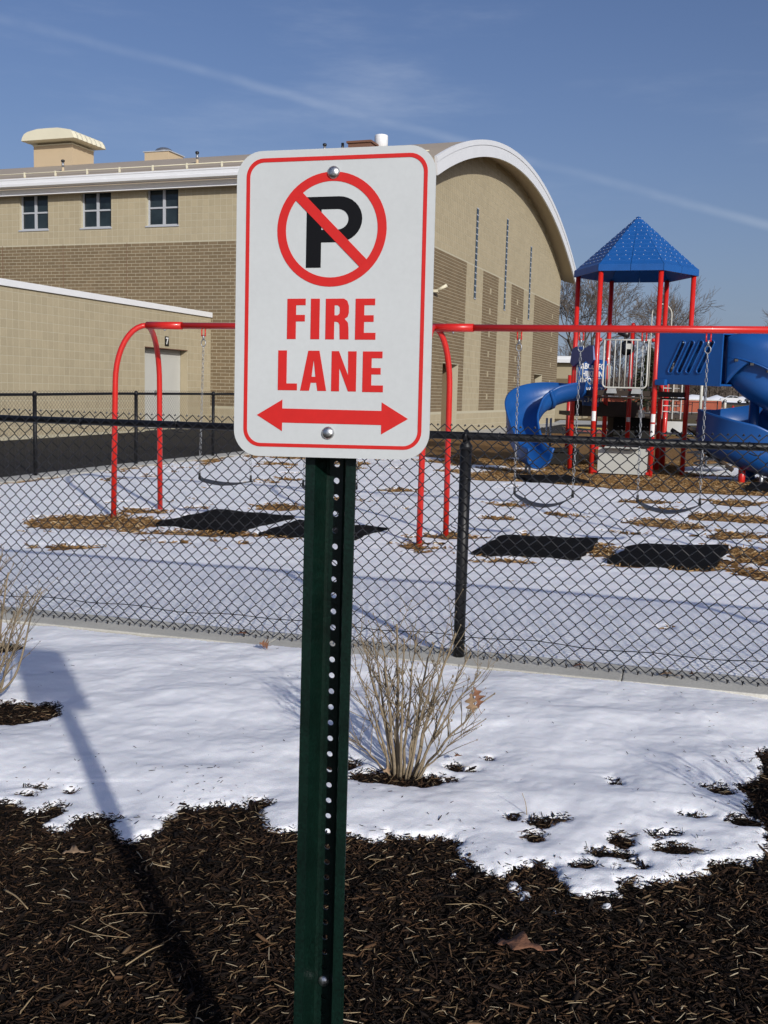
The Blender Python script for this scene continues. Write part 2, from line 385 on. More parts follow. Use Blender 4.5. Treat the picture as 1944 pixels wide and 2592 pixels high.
# ploughed snow bank beyond the car park
def snow_ridge(name, pts, w, h, seed):
    mb = MB(); r = random.Random(seed); n = 60; V = []; m = 9
    for i in range(n+1):
        t = i/n; x = pts[0][0]+(pts[1][0]-pts[0][0])*t; y = pts[0][1]+(pts[1][1]-pts[0][1])*t
        hh = h*(.55+.6*r.random())*min(1, 6*t, 6*(1-t))
        for k in range(m):
            u = k/(m-1)*2-1; V.append((x+r.uniform(-.3, .3), y+u*w, float(zt(y))-.1+hh*(1-u*u)+r.uniform(0, .12)))
    mb.add(V, [(i*m+k, i*m+k+1, (i+1)*m+k+1, (i+1)*m+k) for i in range(n) for k in range(m-1)], True)
    o = mb.build(name, 'far_snow'); o['kind'] = 'structure'
snow_ridge('snow_bank', [(36, 214), (150, 236)], 4.0, 1.3, 3)
snow_ridge('snow_bank', [(24, 118), (50, 176)], 3.0, .55, 4)

# concrete mow strip under the near fence (cast lengths with joints)
for i in range(-2, 5):
    s0, s1 = i*1.9-.5, (i+1)*1.9-.5-.004
    mb = MB(); a = [fline(s0, .17), fline(s1, .17), fline(s1, -.15), fline(s0, -.15)]
    mb.add([(*p, -.12) for p in a]+[(*p, .032) for p in a], BOXF)
    o = mb.build('concrete_kerb', 'concrete', bevel=.008); o['kind'] = 'structure'
# strip under the far fence
for i in range(-4, 7):
    s0, s1 = i*2.2-2, (i+1)*2.2-2.015
    mb = MB(); a = [ffl(s0, .24), ffl(s1, .24), ffl(s1, -.19), ffl(s0, -.19)]
    mb.add([(*p, float(zt(p[1]))-.1) for p in a]+[(*p, float(zt(p[1]))+.012) for p in a], BOXF)
    o = mb.build('concrete_strip', 'concrete_far'); o['kind'] = 'structure'

# ------------------------------------------------------------------ mulch bed and snow in front of the fence
FB = [(-1.285, 3.368), (-1.235, 3.372), (-1.162, 3.292), (-1.12, 3.351), (-1.084, 3.382), (-1.038, 3.307), (-1.066, 3.204), (-1.033, 3.168), (-0.998, 3.177), (-1.013, 3.261), (-0.945, 3.293), (-0.87, 3.284), (-0.84, 3.266), (-0.858, 3.218), (-0.803, 3.12), (-0.775, 3.103), (-0.752, 3.117), (-0.714, 3.163), (-0.699, 3.228), (-0.724, 3.253), (-0.674, 3.332), (-0.664, 3.396), (-0.639, 3.384), (-0.601, 3.365), (-0.579, 3.402), (-0.499, 3.408), (-0.463, 3.396), (-0.454, 3.455), (-0.387, 3.482), (-0.345, 3.418), (-0.389, 3.358), (-0.365, 3.25), (-0.321, 3.188), (-0.261, 3.244), (-0.243, 3.183), (-0.089, 3.204), (-0.037, 3.195), (-0.002, 3.169), (0.024, 3.161), (0.028, 3.232), (0.064, 3.213), (0.249, 3.202), (0.284, 3.161), (0.278, 3.084), (0.296, 3.006), (0.334, 2.983), (0.371, 2.941), (0.406, 3.0), (0.492, 3.031), (0.555, 3.022), (0.559, 2.971), (0.569, 2.898), (0.581, 2.84), (0.611, 2.824), (0.657, 2.833), (0.699, 2.824), (0.724, 2.883), (0.718, 2.906), (0.769, 2.934), (0.828, 2.919), (0.891, 2.941), (0.937, 2.98), (0.974, 3.008), (1.014, 3.004), (1.038, 3.063), (1.105, 3.087), (1.16, 3.071), (1.229, 3.115), (1.267, 3.201), (1.309, 3.353), (1.272, 3.413), (1.353, 3.57), (1.334, 3.696), (1.449, 3.781), (1.509, 3.906), (1.541, 4.037), (1.613, 4.11)]
SNOWPOLY = [(-6, 3.9), (-3, 3.5), (-1.7, 3.30)]+FB+[(1.9, 4.25), (2.6, 4.3), (6, 3.6), (8, 3.4), (8, 12), (-6, 12)]
ISL = [(0.304, 3.836, 0.028, 0.037), (0.359, 3.79, 0.02, 0.016), (0.466, 3.352, 0.017, 0.019), (0.554, 3.311, 0.04, 0.039), (0.624, 3.347, 0.025, 0.027), (0.517, 3.204, 0.037, 0.032), (0.798, 3.186, 0.032, 0.043), (0.741, 3.092, 0.063, 0.036), (0.962, 3.133, 0.065, 0.034), (0.956, 3.247, 0.03, 0.013), (1.088, 3.393, 0.031, 0.015), (1.224, 3.688, 0.017, 0.017), (1.27, 3.654, 0.047, 0.047), (1.256, 3.349, 0.05, 0.035), (0.917, 3.215, 0.012, 0.012), (0.818, 3.005, 0.017, 0.013), (0.746, 2.994, 0.008, 0.01), (0.893, 3.731, 0.014, 0.014), (0.888, 3.677, 0.015, 0.013), (0.437, 3.915, 0.011, 0.013), (0.804, 3.03, 0.022, 0.016), (0.648, 3.014, 0.045, 0.026), (-1.216, 3.439, 0.025, 0.019), (-1.075, 3.472, 0.014, 0.018), (-1.197, 3.494, 0.026, 0.009), (0.076, 3.684, 0.186, 0.06), (0.131, 3.669, 0.116, 0.064), (-1.592, 4.293, 0.21, 0.149), (-1.47, 4.42, 0.05, 0.045), (-2.03, 5.373, 0.105, 0.11), (-0.142, 3.802, 0.069, 0.059), (0.303, 3.811, 0.034, 0.04)]
BITS = [(0.411, 2.871, 0.015, 0.024), (0.44, 2.818, 0.021, 0.025), (0.667, 2.763, 0.018, 0.015), (0.509, 2.72, 0.004, 0.013), (0.238, 2.927, 0.01, 0.015), (0.781, 2.898, 0.016, 0.011)]
def poly_sd(X, Y, poly):
    """signed distance, positive inside"""
    P = np.array(poly); d = np.full(X.shape, 1e9); ins = np.zeros(X.shape, bool)
    for (ax, ay), (bx, by) in zip(P, np.roll(P, -1, 0)):
        ex, ey = bx-ax, by-ay; t = np.clip(((X-ax)*ex+(Y-ay)*ey)/(ex*ex+ey*ey+1e-12), 0, 1)
        d = np.minimum(d, (X-ax-t*ex)**2+(Y-ay-t*ey)**2)
        c = ((ay > Y) != (by > Y)) & (X < (bx-ax)*(Y-ay)/(by-ay+1e-15)+ax); ins ^= c
    return np.where(ins, 1, -1)*np.sqrt(d)
def mulch_h(X, Y):
    return -.012+.014*vnoise(X, Y, 2.2, 5, 2)+.010*vnoise(X, Y, 11, 9, 3)
def snow_t(X, Y):
    sd = poly_sd(X, Y, SNOWPOLY)
    sd = sd+.010+.024*vnoise(X, Y, 15, 31, 5, .72)+.012*vnoise(X, Y, 55, 33, 2, .6)
    for cx, cy, rx, ry in ISL:
        q = np.sqrt(((X-cx)/rx)**2+((Y-cy)/ry)**2); e = (q-1)*min(rx, ry)
        sd = np.minimum(sd, e*1.0+.020*vnoise(X, Y, 26, 77, 4, .72))
    for cx, cy, rx, ry in BITS:
        q = np.sqrt(((X-cx)/rx)**2+((Y-cy)/ry)**2); sd = np.maximum(sd, (1-q)*min(rx, ry)*.9+.009*vnoise(X, Y, 60, 55, 3))
    t = np.where(sd > 0, .021*(1-np.exp(-np.maximum(sd, 0)/.13))+.006*np.minimum(1, np.maximum(sd, 0)/.02), sd*.8)
    return t
def snow_relief(X, Y):
    # soft melt hollows, drawn out across the slope of the light
    c, s_ = math.cos(rad(8)), math.sin(rad(8)); U_ = X*c+Y*s_; V_ = -X*s_+Y*c
    return .026*vnoise(U_*.85, V_*1.2, 3.0, 41, 2, .4)+.0028*vnoise(U_*.6, V_*1.7, 8, 43, 2)+.0013*vnoise(X, Y, 34, 47, 2)
def grid_xy(x0, x1, y0, y1, dx, dy):
    xs = np.arange(x0, x1+dx*.5, dx); ys = np.arange(y0, y1+dy*.5, dy); X, Y = np.meshgrid(xs, ys); return X, Y
def grid_faces(nx, ny):
    i = np.arange(nx-1)[None, :]+np.arange(ny-1)[:, None]*nx
    return np.stack([i, i+1, i+1+nx, i+nx], -1).reshape(-1, 4)
def kerb_side(X, Y): return (X-FQ0[0])*FN[0]+(Y-FQ0[1])*FN[1]       # metres towards the camera from the fence
# mulch surface
X, Y = grid_xy(-3.4, 3.4, -.6, 6.6, .03, .03); Z = mulch_h(X, Y); keep = kerb_side(X, Y) > .12
Fc = grid_faces(X.shape[1], X.shape[0]); Fc = Fc[keep.ravel()[Fc].all(1)]
me = np_mesh('mulch_bed', np.stack([X, Y, Z], -1).reshape(-1, 3), Fc); me.polygons.foreach_set('use_smooth', np.ones(len(Fc), bool))
tag(link('mulch_bed', me, None, M['mulch']), kind='structure')
# snow surface
X, Y = grid_xy(-3.3, 3.3, 2.6, 6.4, .0085, .009); T = snow_t(X, Y); ks = kerb_side(X, Y)
edge = np.clip((ks-.17)/.14, 0, 1)
lip = .030*vnoise(X, Y, 1.7, 61, 3)
Z = mulch_h(X, Y)*.5+T+snow_relief(X, Y)*np.clip(T/.03, 0, 1)+.004*np.clip(T/.02, 0, 1)
zk = .022+.03*np.clip(.5+vnoise(X, Y, 1.3, 88, 2), 0, 1)          # the snow laps against the strip
Z = np.where(T > 0, Z*edge+(1-edge)*np.minimum(zk, np.maximum(Z, .012)), mulch_h(X, Y)+T)
keep = (ks > .185-.06*np.clip(vnoise(X, Y, 1.1, 91, 2)-.1, 0, 1)) & (T > -.012)
Fc = grid_faces(X.shape[1], X.shape[0]); Fc = Fc[keep.ravel()[Fc].all(1)]
used, inv = np.unique(Fc, return_inverse=True)
me = np_mesh('snow_field', np.stack([X, Y, Z], -1).reshape(-1, 3)[used], inv.reshape(-1, 4)); me.polygons.foreach_set('use_smooth', np.ones(len(Fc), bool))
tag(link('snow_field', me, None, M['snow']), kind='structure')

def chips(name, mat, XY, Z, ln, wd, th, tilt, kind='stuff', curve=0.):
    """many little tapered splinters as one mesh; arrays per chip"""
    n = len(XY); ang = rng.random(n)*2*np.pi; tl = (rng.random(n)-.5)*2*tilt; tr = (rng.random(n)-.5)*2*tilt*1.4
    d = np.stack([np.cos(ang)*np.cos(tl), np.sin(ang)*np.cos(tl), np.sin(tl)], -1)
    sdv = np.stack([-np.sin(ang)*np.cos(tr), np.cos(ang)*np.cos(tr), np.sin(tr)], -1); up = np.cross(d, sdv)
    c = np.concatenate([XY, Z[:, None]], 1); hl, hw, ht = ln[:, None]/2, wd[:, None]/2, th[:, None]/2
    tp0 = .35+.65*rng.random((n, 1)); tp1 = .2+.7*rng.random((n, 1)); bow = up*(ln[:, None]*curve*(rng.random((n, 1))-.3))
    V = np.stack([c-d*hl-sdv*hw*tp0-up*ht-bow, c-d*hl+sdv*hw*tp0-up*ht*0-bow, c-d*hl+up*ht*1.2-bow,
                  c-sdv*hw-up*ht, c+sdv*hw-up*ht, c+up*ht*1.6,
                  c+d*hl-sdv*hw*tp1-up*ht*.6-bow, c+d*hl+sdv*hw*tp1-bow, c+d*hl+up*ht-bow], 1)
    f = np.array([(0, 3, 4, 1), (1, 4, 5, 2), (2, 5, 3, 0), (3, 6, 7, 4), (4, 7, 8, 5), (5, 8, 6, 3)])
    Fq = (f[None]+9*np.arange(n)[:, None, None]).reshape(-1, 4)
    o = link(name, np_mesh(name, V.reshape(-1, 3), Fq), None, M[mat]); o['kind'] = kind; return o
def scatter(n, x0, x1, y0, y1, cond):
    XY = np.stack([x0+(x1-x0)*rng.random(n), y0+(y1-y0)*rng.random(n)], -1); return XY[cond(XY[:, 0], XY[:, 1])]
vis = lambda x, y: (np.abs(x) < .42*y+.75)
XY = scatter(230000, -2.3, 2.5, 1.6, 5.6, lambda x, y: vis(x, y) & (snow_t(x, y) < .0085))
n = len(XY); zz = mulch_h(XY[:, 0], XY[:, 1])+.003+.012*rng.random(n)
chips('mulch_chips', 'chip', XY, zz, .008+.034*rng.random(n)**2.0, .0014+.0044*rng.random(n)**1.7, .0010+.0022*rng.random(n), .55, curve=.10)
XY = scatter(4600, -2.3, 2.5, 1.6, 4.7, lambda x, y: vis(x, y) & (snow_t(x, y) < .004))
n = len(XY); zz = mulch_h(XY[:, 0], XY[:, 1])+.008+.010*rng.random(n)
chips('bark_chunks', 'chip', XY, zz, .018+.040*rng.random(n)**2, .006+.011*rng.random(n)**2, .002+.004*rng.random(n), .45, curve=.06)
XY = scatter(9500, -2.3, 2.5, 1.6, 4.6, lambda x, y: vis(x, y) & (snow_t(x, y) < -.002) & (vnoise(x, y, 3, 71, 2) > -.35-.9*rng.random(len(x))))
XY = XY[:3000]; n = len(XY); zz = mulch_h(XY[:, 0], XY[:, 1])+.014+.008*rng.random(n)
chips('straw_bits', 'straw', XY, zz, .012+.048*rng.random(n)**2.2, .0012+.0034*rng.random(n)**2.5, .0007+.0008*rng.random(n), .35, curve=.25)
# crumbs of mulch lying on the snow
XY = scatter(14000, -1.9, 1.9, 2.8, 5.6, lambda x, y: vis(x, y) & (snow_t(x, y) > .004) & (kerb_side(x, y) > .2) & (rng.random(len(x)) < np.exp(-np.maximum(poly_sd(x, y, SNOWPOLY), 0)/.20)*.30+.010))
n = len(XY); xx, yy = XY[:, 0], XY[:, 1]; zz = mulch_h(xx, yy)*.5+snow_t(xx, yy)+snow_relief(xx, yy)+.005
chips('mulch_crumbs', 'chip', XY, zz, .006+.022*rng.random(n)**2, .0012+.003*rng.random(n)**2, .001+.001*rng.random(n), .6)

# ------------------------------------------------------------------ playground snow over wood chips
PATCH = [(-2.97, 10.61, 0.63, 0.50), (-2.73, 11.64, 0.25, 0.17), (-1.29, 12.39, 0.31, 0.3), (-0.89, 12.31, 0.17, 0.12), (-2.51, 10.06, 0.23, 0.12), (-2.23, 9.47, 0.09, 0.10), (0.32, 9.44, 0.16, 0.2), (0.62, 10.24, 0.23, 0.22), (1.03, 8.91, 0.20, 0.10), (2.06, 9.45, 0.11, 0.36), (3.21, 11.78, 0.37, 0.42), (4.27, 12.54, 0.45, 0.40), (3.79, 10.96, 0.34, 0.33), (3.41, 9.57, 0.24, 0.55), (3.12, 8.63, 0.17, 0.42), (2.90, 9.19, 0.17, 0.48), (2.52, 8.79, 0.42, 0.22), (-1.52, 10.00, 0.6, 0.14), (1.47, 21.4, 0.45, 1.9), (0.47, 22.13, 0.60, 1.3), (-0.71, 19.22, 0.43, 0.45), (-1.71, 20.23, 0.50, 0.42), (-1.94, 18.53, 0.33, 0.30), (-0.77, 17.66, 0.28, 0.40), (3.46, 14.0, 0.28, 0.16), (3.65, 13.19, 0.24, 0.17), (4.88, 14.18, 0.32, 0.35), (-2.80, 8.93, 0.16, 0.09), (-1.63, 9.47, 0.13, 0.08), (1.56, 13.22, 0.18, 0.15), (1.12, 17.95, 0.24, 0.26), (-1.51, 15.78, 0.14, 0.16), (4.6, 10.4, .6, .5), (5.2, 12.3, .7, .4), (-4.2, 17.0, .10, .5), (-3.2, 18.9, .12, .6), (-2.6, 20.6, .14, .7), (2.6, 10.9, .12, .1), (1.3, 11.9, .12, .12), (.2, 14.6, .2, .12), (-.4, 13.4, .16, .1), (2.2, 12.4, .15, .1)]
PSN = [(-12, 3), (12, 3), (9, 15.2), (6.5, 15.1), (5.67, 15.15), (4.9, 15.2), (4.18, 15.34), (3.21, 15.84), (2.6, 16.2), (1.95, 16.35), (1.45, 16.6), (1.2, 17.6), (1.9, 18.3), (1.6, 19.4), (1.0, 19.9), (.6, 20.4), (-.4, 21.2), (-1.2, 23.5), (-2.0, 23.0), tuple(ffl(8.2, .26)), tuple(ffl(-14, .26))]
PBITS = [(1.9, 19.3, .45, .35), (2.6, 18.9, .35, .3), (.75, 20.9, .5, .45), (6.7, 19.6, 1.1, 1.3), (5.95, 18.0, .5, .35), (4.95, 21.2, .7, .35), (3.0, 21.6, .5, .35), (7.4, 17.2, .5, .5), (6.6, 16.6, .3, .2)]
def psnow_t(X, Y):
    sd = poly_sd(X, Y, PSN)+.28*vnoise(X, Y, 1.6, 131, 5, .62)
    for cx, cy, rx, ry in PATCH:
        q = np.sqrt(((X-cx)/rx)**2+((Y-cy)/ry)**2)
        sd = np.minimum(sd, (q-1.1)*min(rx, ry)+.36*vnoise(X*.75, Y*1.1, 4.4, 177, 5, .72))
    for cx, cy, rx, ry in PBITS:
        q = np.sqrt(((X-cx)/rx)**2+((Y-cy)/ry)**2); sd = np.maximum(sd, (1-q)*min(rx, ry)+.16*vnoise(X, Y, 3.5, 155, 4, .6))
    t = np.where(sd > 0, .018*(1-np.exp(-np.maximum(sd, 0)/.16))+.004*np.minimum(1, np.maximum(sd, 0)/.03), sd*.4)
    thin = vnoise(X, Y, 2.6, 211, 4, .6)+.25*vnoise(X, Y, .5, 213, 2)
    thin = np.where(Y < 9, thin-.2, thin)
    return np.where(thin > .47, np.minimum(t, (.47-thin)*.10), t)
X, Y = grid_xy(-8.5, 9.0, 4.4, 23.4, .035, .045); T = psnow_t(X, Y)
ks = kerb_side(X, Y); side = (X-FF0[0])*FFN[0]+(Y-FF0[1])*FFN[1]
rel = .012*vnoise(X, Y*1.6, 1.5, 141, 3)+.006*vnoise(X, Y*1.8, 5, 143, 2)
Z = zt(Y)-.018+T+np.clip(T/.02, 0, 1)*(rel+.006)
keep = (ks < -.142) & (side > .245) & (T > -.02) & (np.abs(X) < .5*Y+1.2)
Fc = grid_faces(X.shape[1], X.shape[0]); Fc = Fc[keep.ravel()[Fc].all(1)]; used, inv = np.unique(Fc, return_inverse=True)
me = np_mesh('playground_snow', np.stack([X, Y, Z], -1).reshape(-1, 3)[used], inv.reshape(-1, 4)); me.polygons.foreach_set('use_smooth', np.ones(len(Fc), bool))
tag(link('playground_snow', me, None, M['snow_far']), kind='structure')
XY = scatter(150000, -7, 8.5, 5.2, 22, lambda x, y: (np.abs(x) < .42*y+.3) & (kerb_side(x, y) < -.2) & ((x-FF0[0])*FFN[0]+(y-FF0[1])*FFN[1] > .3) & (psnow_t(x, y) < .004))
XY = XY[:26000]; n = len(XY); zz = zt(XY[:, 1])-.012+.02*rng.random(n)
chips('wood_chips', 'woodchip', XY, zz, .03+.06*rng.random(n), .008+.014*rng.random(n), .003+.004*rng.random(n), .5)

# ------------------------------------------------------------------ school gymnasium
GYM = thing('school_gym', 'big tan and brown brick school gymnasium with barrel roof and white arched eave', 'building', (*GC, 0), rad(70))
RZ0, RR_ = 10.04, 27.6
def rz(a): return RZ0-RR_+math.sqrt(RR_**2-(a-10.3)**2)
A0, A1, LB = -.5, 22.25, 17.5
arcA = [A0+(A1-A0)*i/44 for i in range(45)]
# core (mortar-coloured backing); windows are openings in the long wall
WIN = [(7.77, 8.90), (10.20, 11.33), (12.60, 13.72), (15.0, 16.12)]; WZ0, WZ1 = 6.36, 7.50
mb = MB(); mb.box(.0035, .45, .008, 24, 0, WZ0)
bs = [.008]+[v for w in WIN for v in w]+[24]
for i in range(0, len(bs), 2): mb.box(.0035, .45, bs[i], bs[i+1], WZ0, WZ1)
mb.box(.0035, .45, .008, 24, WZ1, 7.62)
mb.build('wall', 'mortar', GYM)
NICHE = [(2.83, 4.57), (16.55, 18.2)]; NZ = 2.38
out = [(.008, 0)]
for a, b in NICHE: out += [(a, 0), (a, NZ), (b, NZ), (b, 0)]
out += [(21.69, 0), (21.69, rz(21.69)-.32)]+[(a, rz(a)-.32) for a in reversed(arcA) if .01 < a < 21.6]+[(.008, rz(0)-.32)]
mb = MB(); mb.prism([out], (0, .308, 0), (1, 0, 0), (0, 0, 1), (0, -1, 0), .3045)
mb.box(21.3, 21.69, .31, 24, 0, 7.2); mb.box(0, 21.7, 23.7, 24, 0, 7.2)
mb.build('wall', 'mortar', GYM)
# the two doorways in the gable: side reveals, lintel and a steel door
for a, b in NICHE:
    mb = MB(); mb.box(a-.1, a, .31, .86, 0, NZ); mb.box(b, b+.1, .31, .86, 0, NZ); mb.box(a-.1, b+.1, .31, .86, NZ, NZ+.1); mb.build('door_recess', 'dark', GYM)
    mb = MB(); mb.box(a, b, .80, .85, .18, NZ-.002); d = mb.build('door', 'brown_metal', GYM)
    mb = MB(); mb.box(a+.55, a+.62, .76, .80, 1.05, 1.15); mb.build('handle', 'galv', d)
# roof shell, fascia, soffit
V = []; Fs = []
for b in (-.58, 24.3):
    for a in arcA: V.append((a, b, rz(a))); V.append((a, b, rz(a)-.30))
n = len(arcA)
for i in range(n-1):
    t0, u0, t1, u1 = 2*i, 2*i+1, 2*i+2, 2*i+3; o2 = 2*n
    Fs += [(t0, t1, t1+o2, t0+o2), (u1, u0, u0+o2, u1+o2), (t0, u0, u1, t1), (t0+o2, t1+o2, u1+o2, u0+o2)]
Fs += [(0, 2*n, 2*n+1, 1), (2*n-2, 2*n-1, 4*n-1, 4*n-2)]
mb = MB(); mb.add(V, Fs, False); RO = mb.build('roof', 'roof', GYM)
for o_, h0, h1, d0, d1, nm in ((0, .02, .175, -.66, -.583, 'fascia'), (0, .178, .53, -.64, -.583, 'fascia')):
    mb = MB(); V = []; Fs = []
    for a in arcA:
        nx, nz = (a-10.3)/RR_, math.sqrt(1-((a-10.3)/RR_)**2); r_ = RR_
        for d in (d0, d1):
            for h in (h0-.05, h1-.05): V.append((10.3+nx*(r_-h), d, RZ0-RR_+nz*(r_-h)))
    for i in range(n-1):
        p = 4*i; q = p+4; Fs += [(p, p+1, q+1, q), (p+2, q+2, q+3, p+3), (p, q, q+2, p+2), (p+1, p+3, q+3, q+1)]
    Fs += [(0, 2, 3, 1), (4*n-4, 4*n-3, 4*n-1, 4*n-2)]
    mb.add(V, Fs, False); mb.build(nm, 'white_metal', GYM)
mb = MB(); V = []
for a in arcA: V += [(a, -.583, rz(a)-.48), (a, .004, rz(a)-.34), (a, .004, rz(a)-.31), (a, -.583, rz(a)-.31)]
Fs = [(4*i+k, 4*i+(k+1) % 4, 4*i+4+(k+1) % 4, 4*i+4+k) for i in range(n-1) for k in range(4)]+[(0, 3, 2, 1), (4*n-4, 4*n-3, 4*n-2, 4*n-1)]
mb.add(V, Fs, False); mb.build('soffit', 'soffit', GYM)
# long eave: gutter with rolled lip, fascia board underneath, drip edge
mb = MB(); prof = [(-.50, 7.86), (-.62, 7.86), (-.62, 7.82), (-.605, 7.80), (-.605, 7.715), (-.615, 7.70), (-.60, 7.62), (-.50, 7.58), (-.47, 7.58), (-.47, 7.86)]
mb.prism([[(-x, z) for x, z in prof]], (0, -.45, 0), (-1, 0, 0), (0, 0, 1), (0, 1, 0), 24.7); mb.build('gutter', 'white_metal', GYM)
mb = MB(); prof = [(-.47, 7.575), (-.30, 7.44), (-.31, 7.40), (-.25, 7.40), (-.25, 7.70), (-.47, 7.70)]
mb.prism([[(-x, z) for x, z in prof]], (0, -.40, 0), (-1, 0, 0), (0, 0, 1), (0, 1, 0), 24.6); mb.build('fascia', 'white_metal', GYM)
mb = MB(); mb.box(-.248, .006, -.4, 24.2, 7.43, 7.46); mb.build('soffit', 'soffit', GYM)
# snow guard rail on the roof
mb = MB(); a = -.12; mb.tube([(a, -.3, rz(a)+.12), (a, 24, rz(a)+.12)], .018, 5)
for i in range(20): b = .2+i*1.2; mb.box(a-.03, a+.03, b-.02, b+.02, rz(a)-.02, rz(a)+.15)
mb.build('snow_guard', 'hood', RO)
# vent pipes, skylight, hooded ventilator, flue
for b in (12.5, 7.5, 3.2):
    a = .65; p = MB().tube([(a, b, rz(a)-.05), (a, b, rz(a)+.13)], .045, 10).build('vent_pipe', 'hood_box', RO)
    MB().tube([(a, b, rz(a)+.13), (a, b, rz(a)+.30)], .038, 10).build('collar', 'galv', p)
    MB().lathe((a, b, rz(a)+.30), [(.05, 0), (.06, .02), (.06, .06), (.04, .075)], 10).build('cap', 'black', p)
a = 5.2; z = rz(a)
sk = MB().box(a-.5, a+.5, 11.05, 12.05, z-.15, z+.20).build('skylight', 'hood_box', RO)
MB().box(a-.53, a+.53, 11.0, 12.1, z+.202, z+.235).build('rim', 'frame', sk)
MB().lathe((a, 11.55, z+.235), [(.36, 0), (.34, .08), (.27, .15), (.16, .20), (.02, .22)], 20).build('dome', 'galv', sk)
z = rz(4.2)
hb = MB().box(4.2, 5.5, 14.8, 16.5, z-.2, 10.10).build('ventilator', 'hood_box', RO)
MB().box(4.18, 5.52, 14.78, 16.52, 10.102, 10.135).build('trim', 'hood', hb)
MB().box(4.30, 5.40, 14.9, 16.4, 10.138, 10.30).build('throat', 'soffit', hb)
# hood: long rounded cap, ribs across it towards the near end
def hood_sec(b, grow=0.):
    c = 15.85; pts = [(-1.17, .0), (-1.13, .12), (-1.04, .24), (-.88, .31), (-.45, .385), (0, .39), (.45, .385), (.88, .31), (1.04, .24), (1.13, .12), (1.17, 0)]
    return pts
mb = MB(); V = []; Fs = []; na = 14; sec = hood_sec(0); ns = len(sec)
for i in range(na+1):
    a = 3.80+1.95*i/na; rib = 0. if i % 2 == 0 else .06
    e = 1.0 if 0 < i < na else .985
    for (q, h) in sec: V.append((a, 15.58+q*e*(1+rib*.5), 10.22+h*(1+rib)))
for i in range(na):
    for k in range(ns-1): Fs.append((i*ns+k, i*ns+k+1, (i+1)*ns+k+1, (i+1)*ns+k))
Fs += [tuple(range(ns-1, -1, -1)), tuple(na*ns+k for k in range(ns))]
Fs += [(i*ns, (i+1)*ns, (i+1)*ns+ns-1, i*ns+ns-1) for i in range(na)]
mb.add(V, Fs, False); mb.build('hood', 'hood', hb)
bx = MB().box(5.0, 5.7, 3.45, 4.25, rz(5)-.2, 9.72).build('equipment_curb', 'brown_metal', RO)
MB().box(4.95, 5.75, 3.40, 4.30, 9.723, 9.79).build('lid', 'brown_metal', bx)
MB().tube([(5.0, 4.45, rz(5)-.1), (5.0, 4.45, rz(5)+.22)], .05, 10).build('vent_pipe', 'black', RO)
MB().lathe((5.9, 3.40, rz(5.9)-.1), [(.23, 0), (.23, .52), (.215, .56), (.12, .58)], 20).build('flue', 'white_metal', RO)
# windows of the long wall
for w0, w1 in WIN:
    f = MB(); t = .05
    f.box(.10, .17, w0, w0+t, WZ0, WZ1); f.box(.10, .17, w1-t, w1, WZ0, WZ1); f.box(.10, .17, w0+t, w1-t, WZ0, WZ0+t); f.box(.10, .17, w0+t, w1-t, WZ1-t, WZ1)
    cb = (w0+w1)/2; cz = WZ0+.55
    f.box(.10, .17, cb-.045, cb+.045, WZ0+t, WZ1-t); f.box(.10, .17, w0+t, cb-.045, cz-.025, cz+.025); f.box(.10, .17, cb+.045, w1-t, cz-.025, cz+.025)
    win = f.build('window', 'frame', GYM)
    for p0, p1 in ((w0+t, cb-.045), (cb+.045, w1-t)):
        for q0, q1 in ((WZ0+t, cz-.025), (cz+.025, WZ1-t)): MB().box(.135, .145, p0, p1, q0, q1).build('pane', 'glass', win)
    MB().box(-.03, .10, w0-.03, w1+.03, WZ0-.045, WZ0-.002).build('sill', 'frame', win)
    MB().box(.30, .44, w0, w1, WZ0, WZ1).build('dark_interior', 'black_box', win)  # black box behind the panes, its colour stands in for the unlit room
# tall slit windows of the gable
for a0, z0, z1 in ((6.15, 4.67, 7.65), (10.43, 4.64, 7.99), (14.72, 4.61, 7.57)):
    s_ = MB().box(a0, a0+.24, -.012, .03, z0, z1).build('slit_window', 'glass', GYM)
    mb = MB(); k = int((z1-z0)/.205)
    for i in range(k+1): mb.box(a0-.01, a0+.25, -.022, -.0125, z0+i*(z1-z0)/k-.02, z0+i*(z1-z0)/k+.02)
    mb.build('frame', 'frame', s_)
